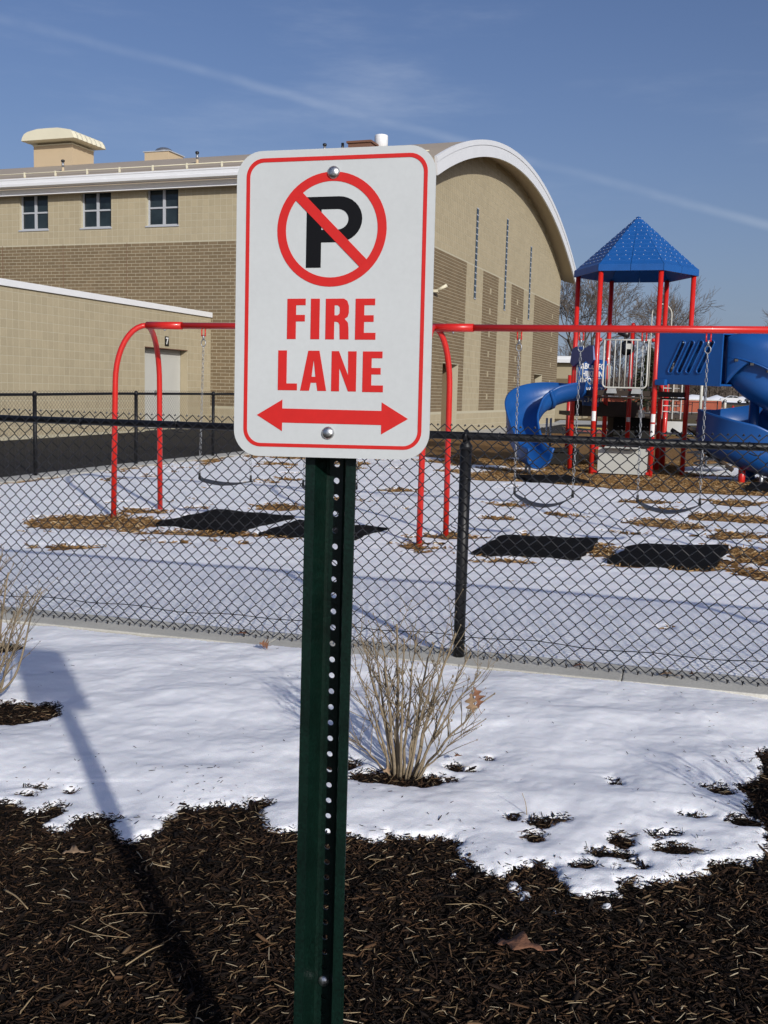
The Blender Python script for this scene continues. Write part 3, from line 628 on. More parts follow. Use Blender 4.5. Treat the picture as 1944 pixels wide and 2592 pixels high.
# ---- masonry: every unit a box; the 300 of each kind that show largest are objects, the rest one joined part
def unit_mesh(name, along, w, h, t=.03):
    """one masonry unit, face towards -normal; along='b' for the long wall, 'a' for the gable"""
    c = .0025
    if along == 'b': V = [(t, 0, 0), (t, w, 0), (t, w, h), (t, 0, h), (0, c, c), (0, w-c, c), (0, w-c, h-c), (0, c, h-c)]; Fs = [(4, 7, 6, 5), (0, 4, 5, 1), (1, 5, 6, 2), (2, 6, 7, 3), (3, 7, 4, 0)]
    else: V = [(0, t, 0), (w, t, 0), (w, t, h), (0, t, h), (c, 0, c), (w-c, 0, c), (w-c, 0, h-c), (c, 0, h-c)]; Fs = [(4, 5, 6, 7), (0, 1, 5, 4), (1, 2, 6, 5), (2, 3, 7, 6), (3, 0, 4, 7)]
    return V, Fs
MJ = .011; MJB = .0085
def lay(units, along, z0, z1, s0, s1, w, h, bond, skip=None, kind='brick', holes=()):
    r = 0; z = z0
    def emit(p0, p1, q0, q1):
        if p1-p0 > .035 and q1-q0 > .035 and not (skip and skip(p0, p1, q0, q1)): j = MJB if kind == 'brick' else MJ; units.append((along, kind, p0+j/2, q0+j/2, p1-p0-j, q1-q0-j))
    while z+h*.45 <= z1:
        zz1 = min(z+h, z1); off = (-w/2 if (bond and r % 2) else 0); s = s0+off
        while s < s1-.02:
            parts = [(max(s, s0), min(s+w, s1), z, zz1)]
            for a, b, c, d in holes:
                nxt = []
                for p0, p1, q0, q1 in parts:
                    if p1 <= a+.004 or p0 >= b-.004 or q1 <= c+.004 or q0 >= d-.004: nxt.append((p0, p1, q0, q1)); continue
                    if p0 < a: nxt.append((p0, a, q0, q1))
                    if p1 > b: nxt.append((b, p1, q0, q1))
                    m0, m1 = max(p0, a), min(p1, b)
                    if q0 < c: nxt.append((m0, m1, q0, c))
                    if q1 > d: nxt.append((m0, m1, d, q1))
                parts = nxt
            for p in parts: emit(*p)
            s += w
        z += h; r += 1
def in_any(p0, p1, z0, z1, rects, m=.02): return any(p1 > a-m and p0 < b+m and z1 > c-m and z0 < d+m for a, b, c, d in rects)
units = []
wr = [(a, b, WZ0-.03, WZ1) for a, b in WIN]
BW, BH, TB = .3048, .1016, .2032
DT, DB = 5.87, .86
lay(units, 'b', .182, DB, .0, LB, TB, TB, False, None, 'block')
lay(units, 'b', DB, DT, .0, LB, BW, BH, True, None, 'brick')
lay(units, 'b', DT, 7.42, .0, LB, TB, TB, False, None, 'block', wr)
nr = [(a, b, 0, NZ+.02) for a, b in NICHE]
sq = [(8.42, z) for z in (1.37, 2.13, 2.88, 3.65, 4.42, 5.17)]+[(12.75, z) for z in (1.36, 2.11, 2.87, 3.64, 4.39, 5.14)]+[(20.03, z) for z in (1.36, 2.09, 2.85, 3.60, 4.35, 5.09)]
DTg = 5.78
sqr = [(a-.1016, a+.1016, DB+.1016*round((z-.1-DB)/.1016), DB+.1016*round((z-.1-DB)/.1016)+.2032) for a, z in sq]
slr = [(a, a+.24, z0, z1) for a, z0, z1 in ((6.15, 4.67, 7.65), (10.43, 4.64, 7.99), (14.72, 4.61, 7.57))]
under = lambda p0, p1, z1: z1 < min(rz(p0), rz(p1))-.34
lay(units, 'a', .182, DB, 0, 21.69, TB, TB, False, None, 'block', nr)
panels = [(0, 5.182), (7.315, 9.550), (11.63, 13.82), (15.90, 21.69)]
for p0_, p1_ in panels:
    lay(units, 'a', DB, DTg, p0_, p1_, BW, BH, True, None, 'brick', nr+sqr)
for a, b, c, d in sqr: units.append(('a', 'block', (a+b)/2-.1016+MJ/2, c+MJ/2, .2032-MJ, d-c-MJ)); 
for (_, e0), (e1, _) in zip(panels[:-1], panels[1:]): lay(units, 'a', DB, DTg, e0, e1, TB, TB, False, None, 'block', slr)
lay(units, 'a', DTg, 9.7, 0, 21.69, TB, TB, False, lambda p0, p1, z0, z1: not under(p0, p1, z1), 'block', slr)
def place_units(units, parent, to_world, bplane, mats, nmax=300):
    shared = {}
    for kind in ('brick', 'block'):
        L = [u for u in units if u[1] == kind]; sc = []
        for i, (al, k_, s, z, w, h) in enumerate(L):
            P = to_world((0, s+w/2) if al == 'b' else (s+w/2, bplane)); q = in_frame((*P, z+h/2)); v = 0
            if q and 0 < q[0] < 1944 and 0 < q[1] < 2592 and not (585 < q[0] < 1112 and 370 < q[1] < 1165):
                nrm = -GU if al == 'b' else -GV; vd = -P/np.linalg.norm(P); v = w*h/q[2]**2*max(0, vd @ nrm)
                if q[1] > 1085 or (280 < q[0] < 410 and q[1] > 820): v *= .3
            sc.append(v)
        order = sorted(range(len(L)), key=lambda i: -sc[i]); big = set(order[:nmax]); rest = MB()
        for i, (al, k_, s, z, w, h) in enumerate(L):
            if i in big:
                key = (al, round(w, 3), round(h, 3), kind)
                if key not in shared:
                    V, Fs = unit_mesh(kind, al, w, h); me = bpy.data.meshes.new(kind); me.from_pydata(V, [], Fs); me.update(); me.materials.append(M[mats[kind]]); shared[key] = me
                o = bpy.data.objects.new(kind, shared[key]); COL.objects.link(o); o.parent = parent
                o.location = (0, s, z) if al == 'b' else (s, bplane, z)
                o.location = Vector(o.location)+Vector((random.uniform(-.0012, .0012), random.uniform(-.0012, .0012), 0))
            else:
                V, Fs = unit_mesh(kind, al, w, h); rest.add([(p[0], p[1]+s, p[2]+z) if al == 'b' else (p[0]+s, p[1]+bplane, p[2]+z) for p in V], Fs)
        if rest.v: rest.build(kind, mats[kind], parent)['kind'] = 'stuff'
place_units(units, GYM, lambda q: G(*q), 0., {'brick': 'dark', 'block': 'tan'})
for b in (9.62, 12.03, 14.43): MB().box(-.0012, .003, b-.007, b+.007, DB, DT).build('control_joint', 'brown_metal', GYM)
# small wall light on the gable
wl_ = MB().box(1.55, 1.68, -.16, -.001, 4.42, 4.5).build('wall_light', 'hood', GYM)
MB().tube([(1.6, -.1, 4.46), (1.6, -.42, 4.62)], .05, 8).build('lamp_head', 'hood', wl_)

# ------------------------------------------------------------------ low wing with door 7
WB = 6.60; WING = thing('school_annex', 'low tan block wing with white coping and grey door number seven', 'building', (*GC, 0), rad(70))
D0, D1, DZ0, DZ1 = -3.61, -1.36, .22, 2.49; WA = -13.2
mb = MB(); mb.box(WA, D0, WB+.0035, WB+.35, 0, 3.55); mb.box(D1, -.002, WB+.0035, WB+.35, 0, 3.55); mb.box(D0, D1, WB+.0035, WB+.35, DZ1, 3.55); mb.box(D0, D1, WB+.30, WB+.35, 0, DZ1)
mb.build('wall', 'mortar', WING)
MB().box(WA, -.004, WB+.352, WB+8, 0, 3.52).build('roof', 'roof', WING)
MB().box(WA, -.0025, WB-.05, WB+.30, 3.552, 3.70).build('coping', 'white_metal', WING)
units = []
lay(units, 'a', .19, 3.55, WA, -.004, TB, TB, False, None, 'block', [(D0, D1, 0, DZ1)])
place_units(units, WING, lambda q: G(*q), WB, {'brick': 'dark', 'block': 'tan'})
# door reveals, frame, two leaves
MB().box(D1-.001, D1+.02, WB+.009, WB+.29, .2, DZ1).build('door_jamb', 'tan', WING); MB().box(D0-.02, D0+.001, WB+.009, WB+.29, .2, DZ1).build('door_jamb', 'tan', WING)
mb = MB(); mb.box(D0+.002, D1-.002, WB+.0, WB+.29, DZ1-.012, DZ1+.006); mb.build('lintel', 'brown_metal', WING)
mb = MB(); fb = WB+.24; mb.box(D0+.02, D0+.07, fb, fb+.05, DZ0, DZ1-.02); mb.box(D1-.07, D1-.02, fb, fb+.05, DZ0, DZ1-.02); mb.box(D0+.07, D1-.07, fb, fb+.05, DZ1-.07, DZ1-.02)
mb.build('door_frame', 'door', WING)
cm = (D0+D1)/2-.12
for p0, p1, hx in ((D0+.073, cm-.004, cm-.12), (cm+.004, D1-.073, cm+.12)):
    d = MB().box(p0, p1, fb+.01, fb+.055, DZ0+.01, DZ1-.075).build('door', 'door', WING)
    MB().box(hx-.03, hx+.03, fb-.03, fb+.009, 1.16, 1.30).build('handle', 'galv', d)
pl = MB().box(-2.61, -2.41, WB-.016, WB-.003, 2.56, 2.83).build('number_plate', 'black', WING)
def text_mesh(txt, size, bold=0.0, extr=.002):
    c = bpy.data.curves.new('lettering', 'FONT'); c.body = txt; c.size = size; c.align_x = 'CENTER'; c.align_y = 'CENTER'; c.extrude = extr; c.offset = bold
    o = bpy.data.objects.new('lettering', c); COL.objects.link(o); bpy.context.view_layer.update()
    me = bpy.data.meshes.new_from_object(o.evaluated_get(bpy.context.evaluated_depsgraph_get())); bpy.data.objects.remove(o); return me
t = link('numeral', text_mesh('7', .26, .008), pl, M['sticker']); t.location = (-2.51, WB-.019, 2.695); t.rotation_euler = (rad(90), 0, 0)

# ------------------------------------------------------------------ chain-link fences
def fabric(mb, P0, T, Nn, length, zbase, height, wire, sides, dstep=.0718, wob=0., twist=0.):
    """interlocked zig-zag wires, real geometry. T run direction, Nn towards the viewer"""
    hs = dstep/2; nw = int(length/hs); rows = int(round(height/(dstep/2))); T = np.array([*T, 0]); Nn = np.array([*Nn, 0]); r = random.Random(5)
    ph = [(r.uniform(0, 6), r.uniform(0, 6)) for _ in range(3)]
    for i in range(nw):
        s = i*hs; pts = []
        for j in range(rows+1):
            sgn = (1 if j % 2 else -1)*(1 if i % 2 else -1); ss = s+sgn*(hs/2+.0012)
            dev = wob*(math.sin(ss*2.1+ph[0][0])*.6+math.sin(ss*5.3+j*.4+ph[1][0])*.4)
            p = np.array([*P0, 0])+T*(ss+wob*.5*math.sin(j*.5+i*.3))+Nn*(.0022*(1 if j % 2 else -1)+dev)
            zb = zbase(p) if callable(zbase) else zbase
            p[2] = zb+j*dstep/2
            if twist and 0 < j < rows: pts += [p-np.array([0, 0, twist]), p+np.array([0, 0, twist])]
            else: pts.append(p)
        mb.tube(pts, wire, sides, caps=False, smooth=False)
FEN = thing('chain_link_fence', 'black chain link fence running across the picture right behind the shrubs', 'fence', (*fline(0), 0), 0, 'chain link fences')
FO = FEN.location[:]
S0, S1 = -1.35, 5.9; ZB, FH = .045, 1.221
mb = MB(FO); fabric(mb, fline(S0, .036), FT, FN, S1-S0, ZB, FH, .0028, 5, wob=.004, twist=.0026)
mb.build('wire_mesh', 'vinyl_black', FEN)['kind'] = 'stuff'
# knuckled ends: little hooks at top and bottom where two wires twist together
mb = MB(FO); nw = int((S1-S0)/.0359)
for i in range(1, nw, 2):
    for top in (0, 1):
        s = S0+i*.0359+.018; z = ZB if not top else ZB+FH-.005
        p = np.array([*fline(s, .036), z]); d = np.array([*FT, 0])*.010; dz = -.008 if not top else .004
        mb.tube([p-d*.5+(0, 0, -dz*1.2), p+(0, 0, dz*.6), p+d*.5+(0, 0, -dz*.9), p-d*.1+(0, 0, dz*1.5)], .0034, 5, smooth=False)
mb.build('knuckles', 'vinyl_black', FEN)['kind'] = 'stuff'
ZR = 1.206
MB(FO).tube([(*fline(S0-.4), ZR), (*fline(S1+.3), ZR)], .0205, 14).build('top_rail', 'vinyl_rail', FEN)
for s in (2.44-3.05, 2.44, 2.44+3.05):
    c = fline(s, .004); q = MB(FO).tube([(*c, -.1), (*c, ZR-.05)], .0302, 18).build('post', 'vinyl_rail', FEN)
    m2 = MB(FO).lathe((*c, ZR-.05), [(.034, -.02), (.034, .0), (.020, .018), (.018, .03)], 16)
    ring = []
    for k in range(14): a = 2*math.pi*k/14; ring.append(np.array([*c, ZR])+.026*(math.cos(a)*np.array([*FN, 0])+math.sin(a)*np.array([0, 0, 1])))
    m2.tube(ring, .010, 6, closed=True); m2.build('loop_cap', 'vinyl_rail', FEN)
    m3 = MB(FO)
    for z in (.12, .42, .72, .98):
        rg = []
        for k in range(12): a = 2*math.pi*k/12; rg.append(np.array([*c, z+.01*math.cos(a*1)])+.0335*(math.cos(a)*np.array([*FT, 0])+math.sin(a)*np.array([*FN, 0])))
        m3.tube(rg, .0028, 5, closed=True); e = np.array([*FT, 0])
        m3.tube([np.array([*fline(s, .036), z])-e*.03, np.array([*fline(s, .040), z+.012])-e*.055, np.array([*fline(s, .036), z+.02])-e*.06], .0028, 5)
    m3.build('tie_wire', 'vinyl_black', FEN)['kind'] = 'stuff'
pts = [(*fline(S0+i*.12, .030), ZB+.105+.006*math.sin(i*1.3)+.004*math.sin(i*.6)) for i in range(int((S1-S0)/.12))]
MB(FO).tube(pts, .0026, 6).build('tension_wire', 'vinyl_black', FEN)
mb = MB(FO)
for i in range(26):
    s = S0+.2+i*.287; c = np.array([*fline(s, .030), ZB+.107])
    mb.tube([c+(0, 0, .010), c+np.array([*FN, 0])*.008, c-(0, 0, .010), c-np.array([*FN, 0])*.006], .0022, 5, closed=True)
for i in range(12):
    s = S0+.3+i*.61; c = fline(s); rg = []
    for k in range(10): a = 2*math.pi*k/10; rg.append(np.array([*c, ZR])+.0232*(math.cos(a)*np.array([*FN, 0])+math.sin(a)*np.array([0, 0, 1]))+np.array([*FT, 0])*.004*math.sin(a))
    mb.tube(rg, .0026, 5, closed=True); p = np.array([*fline(s, .034), ZR-.03]); e = np.array([*FT, 0]); mb.tube([p, p+e*.03+(0, 0, -.012), p+e*.05+(0, 0, -.01), p+e*.055+(0, 0, .004)], .0026, 5)
mb.build('tie_wire', 'vinyl_black', FEN)['kind'] = 'stuff'
# far fence beside the asphalt yard
FF = thing('chain_link_fence', 'black chain link fence at the far left between snow and asphalt yard', 'fence', (*FF0, float(zt(FF0[1]))), 0, 'chain link fences')
FO2 = FF.location[:]
mb = MB(FO2); fabric(mb, ffl(-6.2, .03), FFT, FFN, 16.6, lambda p: float(zt(p[1]))+.04, 1.22, .0021, 3)
mb.build('wire_mesh', 'vinyl_black', FF)['kind'] = 'stuff'
MB(FO2).tube([(*ffl(s), float(zt(ffl(s)[1]))+1.20) for s in (-6.3, -5, 0, 2, 5.2, 8, 10.5)], .021, 8).build('top_rail', 'vinyl_rail', FF)
for k in range(-2, 5):
    c = ffl(k*2.54, .0); z = float(zt(c[1])); MB(FO2).tube([(*c, z-.1), (*c, z+1.20)], .030, 12).build('post', 'vinyl_rail', FF)
    MB(FO2).lathe((*c, z+1.20), [(.036, -.03), (.036, .01), (.026, .04), (.01, .05)], 12).build('loop_cap', 'vinyl_rail', FF)

# ------------------------------------------------------------------ swing set
SW = thing('swing_set', 'red arched tubular swing frame with two bays standing in the snow', 'swing set', (-.4, 10.5, 0))
SO = SW.location[:]
B0 = np.array([-2.60, 11.19]); B1 = np.array([.44, 10.25]); BD = (B1-B0)/np.linalg.norm(B1-B0); BN = np.array([-BD[1], BD[0]]); ZBM = 2.065
def beam(s): return B0+BD*s
L1 = np.linalg.norm(B1-B0); L2 = L1+3.6
ARCH = [(B0, (-2.947, 11.105), (-2.602, 11.856)), (B1, (.34, 9.645), (.634, 10.341)), (beam(L2), None, None)]
for c, f1, f2 in ARCH:
    if f1 is None: f1 = c+np.array([-.13, -.60]); f2 = c+np.array([.16, .12])
    f1, f2 = np.array(f1), np.array(f2)
    f1 = f1; apex = np.array([*c, ZBM])
    for f in (f1, f2):
        d = (f-c); pts = []
        # straight leg up to the bend, then a quarter arc into the beam
        zb = ZBM-.62
        pts.append(np.array([*f, -.15])); pts.append(np.array([*(c+d*.93), zb]))
        for k in range(1, 11):
            a = k/10*math.pi/2; pts.append(np.array([*(c+d*.93*math.cos(a)), zb+.62*math.sin(a)]))
        MB(SO).tube(pts, .030, 14).build('leg', 'red', SW)
MB(SO).tube([(*beam(.30), ZBM), (*beam(L1-.02), ZBM)], .034, 14).build('top_beam', 'red', SW)
MB(SO).tube([(*beam(L1+.33), ZBM), (*beam(L2), ZBM)], .034, 14).build('top_beam', 'red', SW)
for s0, s1 in ((-.0, .42), (L1-.03, L1+.40)):
    MB(SO).tube([(*beam(s0), ZBM), (*beam(s1), ZBM)], .0405, 14).build('sleeve', 'red', SW)
mb = MB(SO)
for s in (.22, L1+.2): mb.sphere((*(beam(s)-BN*.01), ZBM-.047), .012, 8)
mb.build('bolt', 'galv', SW)
# belt swings
def link_ring(mb, c, d, side, L, w, r):
    pts = []
    for k in range(8):
        a = 2*math.pi*(k+.5)/8; pts.append(c+d*(L*math.cos(a))+side*(w*math.sin(a)))
    mb.tube(pts, r, 4, closed=True, smooth=True)
HANG = [((-1.971, 10.946), (-1.46, 10.80), (-2.005, 10.956), (-1.429, 10.789), .451, .41, 'left swing in the left bay, black belt seat nearest the first arch'),
        ((-.80, 10.62), (-.30, 10.465), (-.856, 10.624), (-.293, 10.462), .435, .38, 'swing in the left bay half hidden behind the green sign post'),
        ((1.259, 10.014), (1.825, 9.851), (1.274, 10.01), (1.815, 9.854), .473, .375, 'first swing right of the middle arch, hanging below the blue slide'),
        ((2.38, 9.691), (2.927, 9.533), (2.399, 9.685), (2.94, 9.529), .465, .385, 'rightmost swing with sagging black belt seat in front of the tower')]
for h0, h1, e0, e1, ze, zl, lab in HANG:
    t = thing('belt_swing', lab, 'swing', (*((np.array(e0)+np.array(e1))/2), zl), 0, 'belt swings'); TO = t.location[:]
    for h, e in ((h0, e0), (h1, e1)):
        sh = (np.array(h)-B0) @ BD; top = np.array([*beam(sh), ZBM-.035]); end = np.array([*(beam((np.array(e)-B0) @ BD)), ze])
        hb_ = MB(TO); sd_ = np.array([*BD, 0])*.020
        hb_.tube([top-sd_, top-sd_-(0, 0, .075)], .007, 6); hb_.tube([top+sd_, top+sd_-(0, 0, .075)], .007, 6); hb_.tube([top-sd_*1.3-(0, 0, .065), top+sd_*1.3-(0, 0, .065)], .006, 6); hb_.build('hanger', 'red', t)
        mb = MB(TO); p = top-(0, 0, .06); e1_ = np.array([*BD, 0]); e2_ = np.array([*BN, 0])
        mb.tube([p, p-(0, 0, .05)], .011, 6)
        link_ring(mb, p-(0, 0, .085), np.array([0, 0, 1.]), e1_, .036, .027, .0055)
        p = p-(0, 0, .125); n = int(np.linalg.norm(end-p)/.043); dv = (end-p)/n; du = dv/np.linalg.norm(dv)
        for i in range(n):
            sd2 = e1_ if i % 2 else (e2_*.9+e1_*.3); link_ring(mb, p+dv*(i+.5), du, sd2, .0275, .0105, .0031)
        mb.build('chain', 'galv', t)
        MB(TO).tube([end+(0, 0, .06), end+(0, 0, -.01)], [.011, .016], 6).build('clamp', 'black', t)
    a = np.array([*beam((np.array(e0)-B0) @ BD), ze]); b = np.array([*beam((np.array(e1)-B0) @ BD), ze]); V = []; m = 17; nn = np.array([*BN, 0])
    for i in range(m):
        u = i/(m-1); sag = (ze-zl)*(1-(2*u-1)**2); w = .058*min(1, .35+6*min(u, 1-u)); tw = .018*math.sin(u*3.1+.4)
        c = a+(b-a)*u-(0, 0, sag)
        for sx, dz in ((-1, 0), (1, 0), (1, -.012), (-1, -.012)): V.append(c+nn*w*sx+np.array([0, 0, dz+tw*sx*.5]))
    mb = MB(TO); mb.add(V, [(4*i+k, 4*i+(k+1) % 4, 4*i+4+(k+1) % 4, 4*i+4+k) for i in range(m-1) for k in range(4)]+[(0, 3, 2, 1), (4*m-4, 4*m-3, 4*m-2, 4*m-1)], False); mb.build('seat', 'belt', t)

# rubber wear mats
def mat_slab(lab, corners, zs, thick=.045, seed=1):
    """corner list (x, y) with heights; bilinear slab with ragged, slightly curled edge"""
    r = random.Random(seed); n = 9; c = [np.array(q, float) for q in corners]; V = []
    for i in range(n):
        for j in range(n):
            u, v = i/(n-1), j/(n-1); p = c[0]*(1-u)*(1-v)+c[1]*u*(1-v)+c[2]*u*v+c[3]*(1-u)*v; z = zs[0]*(1-u)*(1-v)+zs[1]*u*(1-v)+zs[2]*u*v+zs[3]*(1-u)*v
            e = (i in (0, n-1)) or (j in (0, n-1)); V.append((p[0]+(r.uniform(-.02, .02) if e else 0), p[1]+(r.uniform(-.02, .02) if e else 0), float(zt(p[1]))+z+.02*math.sin(u*3.1)*math.sin(v*3.1)+(r.uniform(-.008, .006) if e else r.uniform(-.003, .003))))
    m = len(V); V += [(x, y, z-thick) for x, y, z in V]; Fs = []
    for i in range(n-1):
        for j in range(n-1):
            a, b, c_, d = i*n+j, (i+1)*n+j, (i+1)*n+j+1, i*n+j+1; Fs += [(a, b, c_, d), (a+m, d+m, c_+m, b+m)]
    for i in range(n-1):
        for a, b in ((i*n, (i+1)*n), ((i+1)*n+n-1, i*n+n-1), ((n-1)*n+i, (n-1)*n+i+1), (i+1, i)): Fs.append((b, a, a+m, b+m))
    mb = MB((*np.mean(corners, 0), 0)); mb.add(V, Fs); o = mb.build('rubber_mat', 'rubber'); o.location = (*np.mean(corners, 0), 0)
    tag(o, lab, 'rubber mat', 'black rubber wear mats')
mat_slab('black rubber mat lying under the left swing of the left bay', [(-2.36, 10.46), (-1.46, 10.02), (-.98, 11.2), (-1.90, 11.52)], [.03, .02, .05, .06], seed=2)
mat_slab('black rubber mat lying behind the sign post below the second swing', [(-1.22, 10.02), (-.30, 9.70), (.05, 10.55), (-.89, 10.86)], [.02, .02, .03, .05], seed=3)
mat_slab('black rubber mat right of the fence post, its back edge raised', [(.80, 9.12), (1.72, 8.93), (2.02, 9.62), (1.12, 9.72)], [.02, .02, .11, .10], seed=4)
mat_slab('black rubber mat below the rightmost swing with wood chips round it', [(1.94, 8.80), (2.80, 8.63), (3.20, 9.44), (2.34, 9.56)], [.03, .02, .10, .07], seed=5)
mat_slab('flat black rubber mat at the foot of the short curved slide', [(2.12, 16.95), (2.30, 16.1), (3.25, 16.25), (3.02, 17.05)], [.05, .05, .04, .06], seed=6)
mat_slab('black rubber mat below the spiral slide at the right edge', [(5.55, 15.75), (6.5, 15.5), (6.9, 16.5), (6.0, 16.7)], [.06, .05, .05, .06], seed=7)

# ------------------------------------------------------------------ play structure
PZ = .09
PC = np.array([4.395, 18.82]); PR = 1.0115; PA = rad(161.8)
HV = [PC+PR*np.array([math.cos(PA+i*math.pi/3), math.sin(PA+i*math.pi/3)]) for i in range(6)]
PS = thing('play_structure', 'play tower with blue six sided roof, red posts and two blue slides', 'play structure', (*PC, PZ))
PO = PS.location[:]
E1 = (HV[2]-HV[1])/np.linalg.norm(HV[2]-HV[1]); EN = np.array([E1[1], -E1[0]])          # along the front side; towards the camera
def fp(s, z, off=0.): return np.array([*(HV[1]+E1*s+EN*off), z])
ZT = [3.62]*6
def capped_post(name, c, z0, z1, r, dome=False):
    mb = MB(PO); mb.tube([(*c, z0), (*c, z1)], r, 14)
    if dome: mb.sphere((*c, z1), r*1.02, 12)
    return mb.build(name, 'red', PS)
posts = [capped_post('post', c, -.1, 3.62, .0435) for c in HV]
capped_post('post', np.array([4.66, 19.9]), -.1, 2.82, .044, True)
capped_post('post', np.array([5.46, 20.25]), -.1, 1.75, .050)
capped_post('post', np.array([4.36, 21.6]), -.1, 1.55, .050)
capped_post('post', np.array([3.98, 22.6]), -.1, 1.9, .050)
capped_post('post', np.array([5.72, 21.3]), -.1, 2.0, .050)
for s, c in ((0, HV[1]), (1, HV[2])):
    p = posts[1+s]
    for z0, z1 in ((1.02, 1.19),) if s == 0 else ((.78, 1.0), (1.03, 1.17)):
        mb = MB(PO); V = []
        for z in (z0, z1):
            for k in range(7): a = rad(-150+k*17); V.append((c[0]+.0448*math.cos(a), c[1]+.0448*math.sin(a), z))
        mb.add(V, [(k, k+1, k+8, k+7) for k in range(6)], True); mb.build('warning_sticker', 'sticker', p)
mb = MB(PO); V = []
for z in (.98, 1.07):
    for k in range(7): a = rad(-150+k*17); V.append((4.66+.0455*math.cos(a), 19.9+.0455*math.sin(a), z))
mb.add(V, [(k, k+1, k+8, k+7) for k in range(6)], True); mb.build('warning_sticker', 'sticker', PS)
# roof: six panels in two halves with stepped shingle courses, lip, rivets
RR = PR+.085; ZE = 3.70; ZA = 4.66; ROOF = MB(PO).lathe((*PC, ZA-.03), [(.05, 0), (.03, .015), (.008, .022)], 12).build('roof', 'roof_blue', PS)
for i in range(6):
    a0, a1 = PA+i*math.pi/3, PA+(i+1)*math.pi/3
    for half in (0, 1):
        b0 = a0 if half == 0 else None
        q0 = PC+RR*np.array([math.cos(a0), math.sin(a0)]); q1 = PC+RR*np.array([math.cos(a1), math.sin(a1)]); qm = (q0+q1)/2
        L, R_ = (q0, qm) if half == 0 else (qm, q1)
        inset = (R_-L)/np.linalg.norm(R_-L)*.004; V = []; Fs = []; nr_ = 12
        for k in range(nr_):
            u0, u1 = k/nr_, (k+1)/nr_*.995; lift = .010
            for u, dz in ((u0, lift), (u1, 0)):
                for q in (L+inset, R_-inset):
                    p = q+(PC-q)*u; V.append((p[0], p[1], ZE+(ZA-ZE)*u+dz))
        for k in range(nr_): Fs.append((4*k, 4*k+1, 4*k+3, 4*k+2))
        for k in range(nr_-1): Fs.append((4*k+2, 4*k+3, 4*k+5, 4*k+4))
        # lip and underside
        b = len(V); li, ri = L+inset, R_-inset
        V += [(*li, ZE+.01), (*ri, ZE+.01), (*ri, ZE-.10), (*li, ZE-.10), (*(li+(PC-li)*.03), ZE-.10), (*(ri+(PC-ri)*.03), ZE-.10), (*(li+(PC-li)*.985), ZA-.06), (*(ri+(PC-ri)*.985), ZA-.06)]
        Fs += [(b+1, b, b+3, b+2), (b+2, b+3, b+4, b+5), (b+5, b+4, b+6, b+7)]
        mb = MB(PO); mb.add(V, Fs); mb.build('roof_panel', 'roof_blue', PS)
    mb = MB(PO)
    for k in range(1, 12):
        u = k/12+.02; w = 1-u; cnt = int(5.2*w+.8); 
        for j in range(cnt+1):
            v = (j+.25+.5*(k % 2))/(cnt+1)
            if .02 < v < .98:
                p = q0*(1-v)+q1*v; p = p+(PC-p)*u; nn = np.array([*((q0+q1)/2-PC), 0]); nn /= np.linalg.norm(nn); nn = nn*.72+np.array([0, 0, .69])
                mb.sphere(np.array([*p, ZE+(ZA-ZE)*u+.006]), .0085, 6)
    mb.build('rivet', 'rivet', ROOF)['kind'] = 'stuff'
# hexagonal deck
mb = MB(PO); mb.prism([[tuple((p-PC)*.985) for p in HV]], (*PC, 1.47), (1, 0, 0), (0, 1, 0), (0, 0, 1), .09); mb.build('deck', 'deck', PS)
mb = MB(PO)
for i in range(6):
    p, q = HV[i], HV[(i+1) % 6]; e = (q-p)/np.linalg.norm(q-p)*.05; mb.tube([(*(p+e), 1.44), (*(q-e), 1.44)], .02, 6)
mb.build('deck_brace', 'deck', PS)
# front barrier: tube frame with bars
GA = MB(PO).tube([fp(.035, 2.43, .01), fp(.955, 2.43, .01)], .0125, 8).build('gate', 'beige_tube', PS)
mb = MB(PO); pts = [fp(.125, 2.43, .01), fp(.125, 1.70, .01)]+[fp(.195-.07*math.cos(a), 1.68-.07*math.sin(a), .01) for a in np.linspace(.2, 1.57, 6)]
pts += [fp(.80+.07*math.sin(a), 1.68-.07*math.cos(a), .01) for a in np.linspace(0, 1.4, 6)]+[fp(.87, 1.70, .01), fp(.87, 2.43, .01)]
mb.tube(pts, .0145, 8); mb.build('frame', 'beige_tube', GA)
for k in range(1, 8): s = .125+k*(.745/8); MB(PO).tube([fp(s, 2.43, .01), fp(s, 1.615, .01)], .0095, 7).build('bar', 'beige_tube', GA)
for s in (.20, .62): MB(PO).prism([[(0.02, 0), (.16, 0), (.18, -.085), (0, -.085)]], fp(s, 1.595, .03), (*E1, 0), (0, 0, 1), (*EN, 0), .02).build('foot_plate', 'grey_metal', GA)
for s in (.045, .945): MB(PO).sphere(fp(s, 2.43, 0), .038, 10, (1.1, 1, .9)).build('clamp', 'red', GA)
# shop panel at ground level
pn = MB(PO).obox(fp(.535, .335, 0), (*(E1*.425), 0), (*(EN*.012), 0), (0, 0, .225)).build('counter_panel', 'grey_panel', PS)
MB(PO).obox(fp(.535, .575, .09), (*(E1*.30), 0), (*(EN*.10), 0), (0, 0, .010)).build('counter_top', 'grey_panel', pn)
mb = MB(PO)
for s in (.06, 1.0):
    for z in (.14, .55): mb.obox(fp(s, z, .02), (*(E1*.055), 0), (*(EN*.02), 0), (0, 0, .022))
mb.build('clamp', 'red', pn)
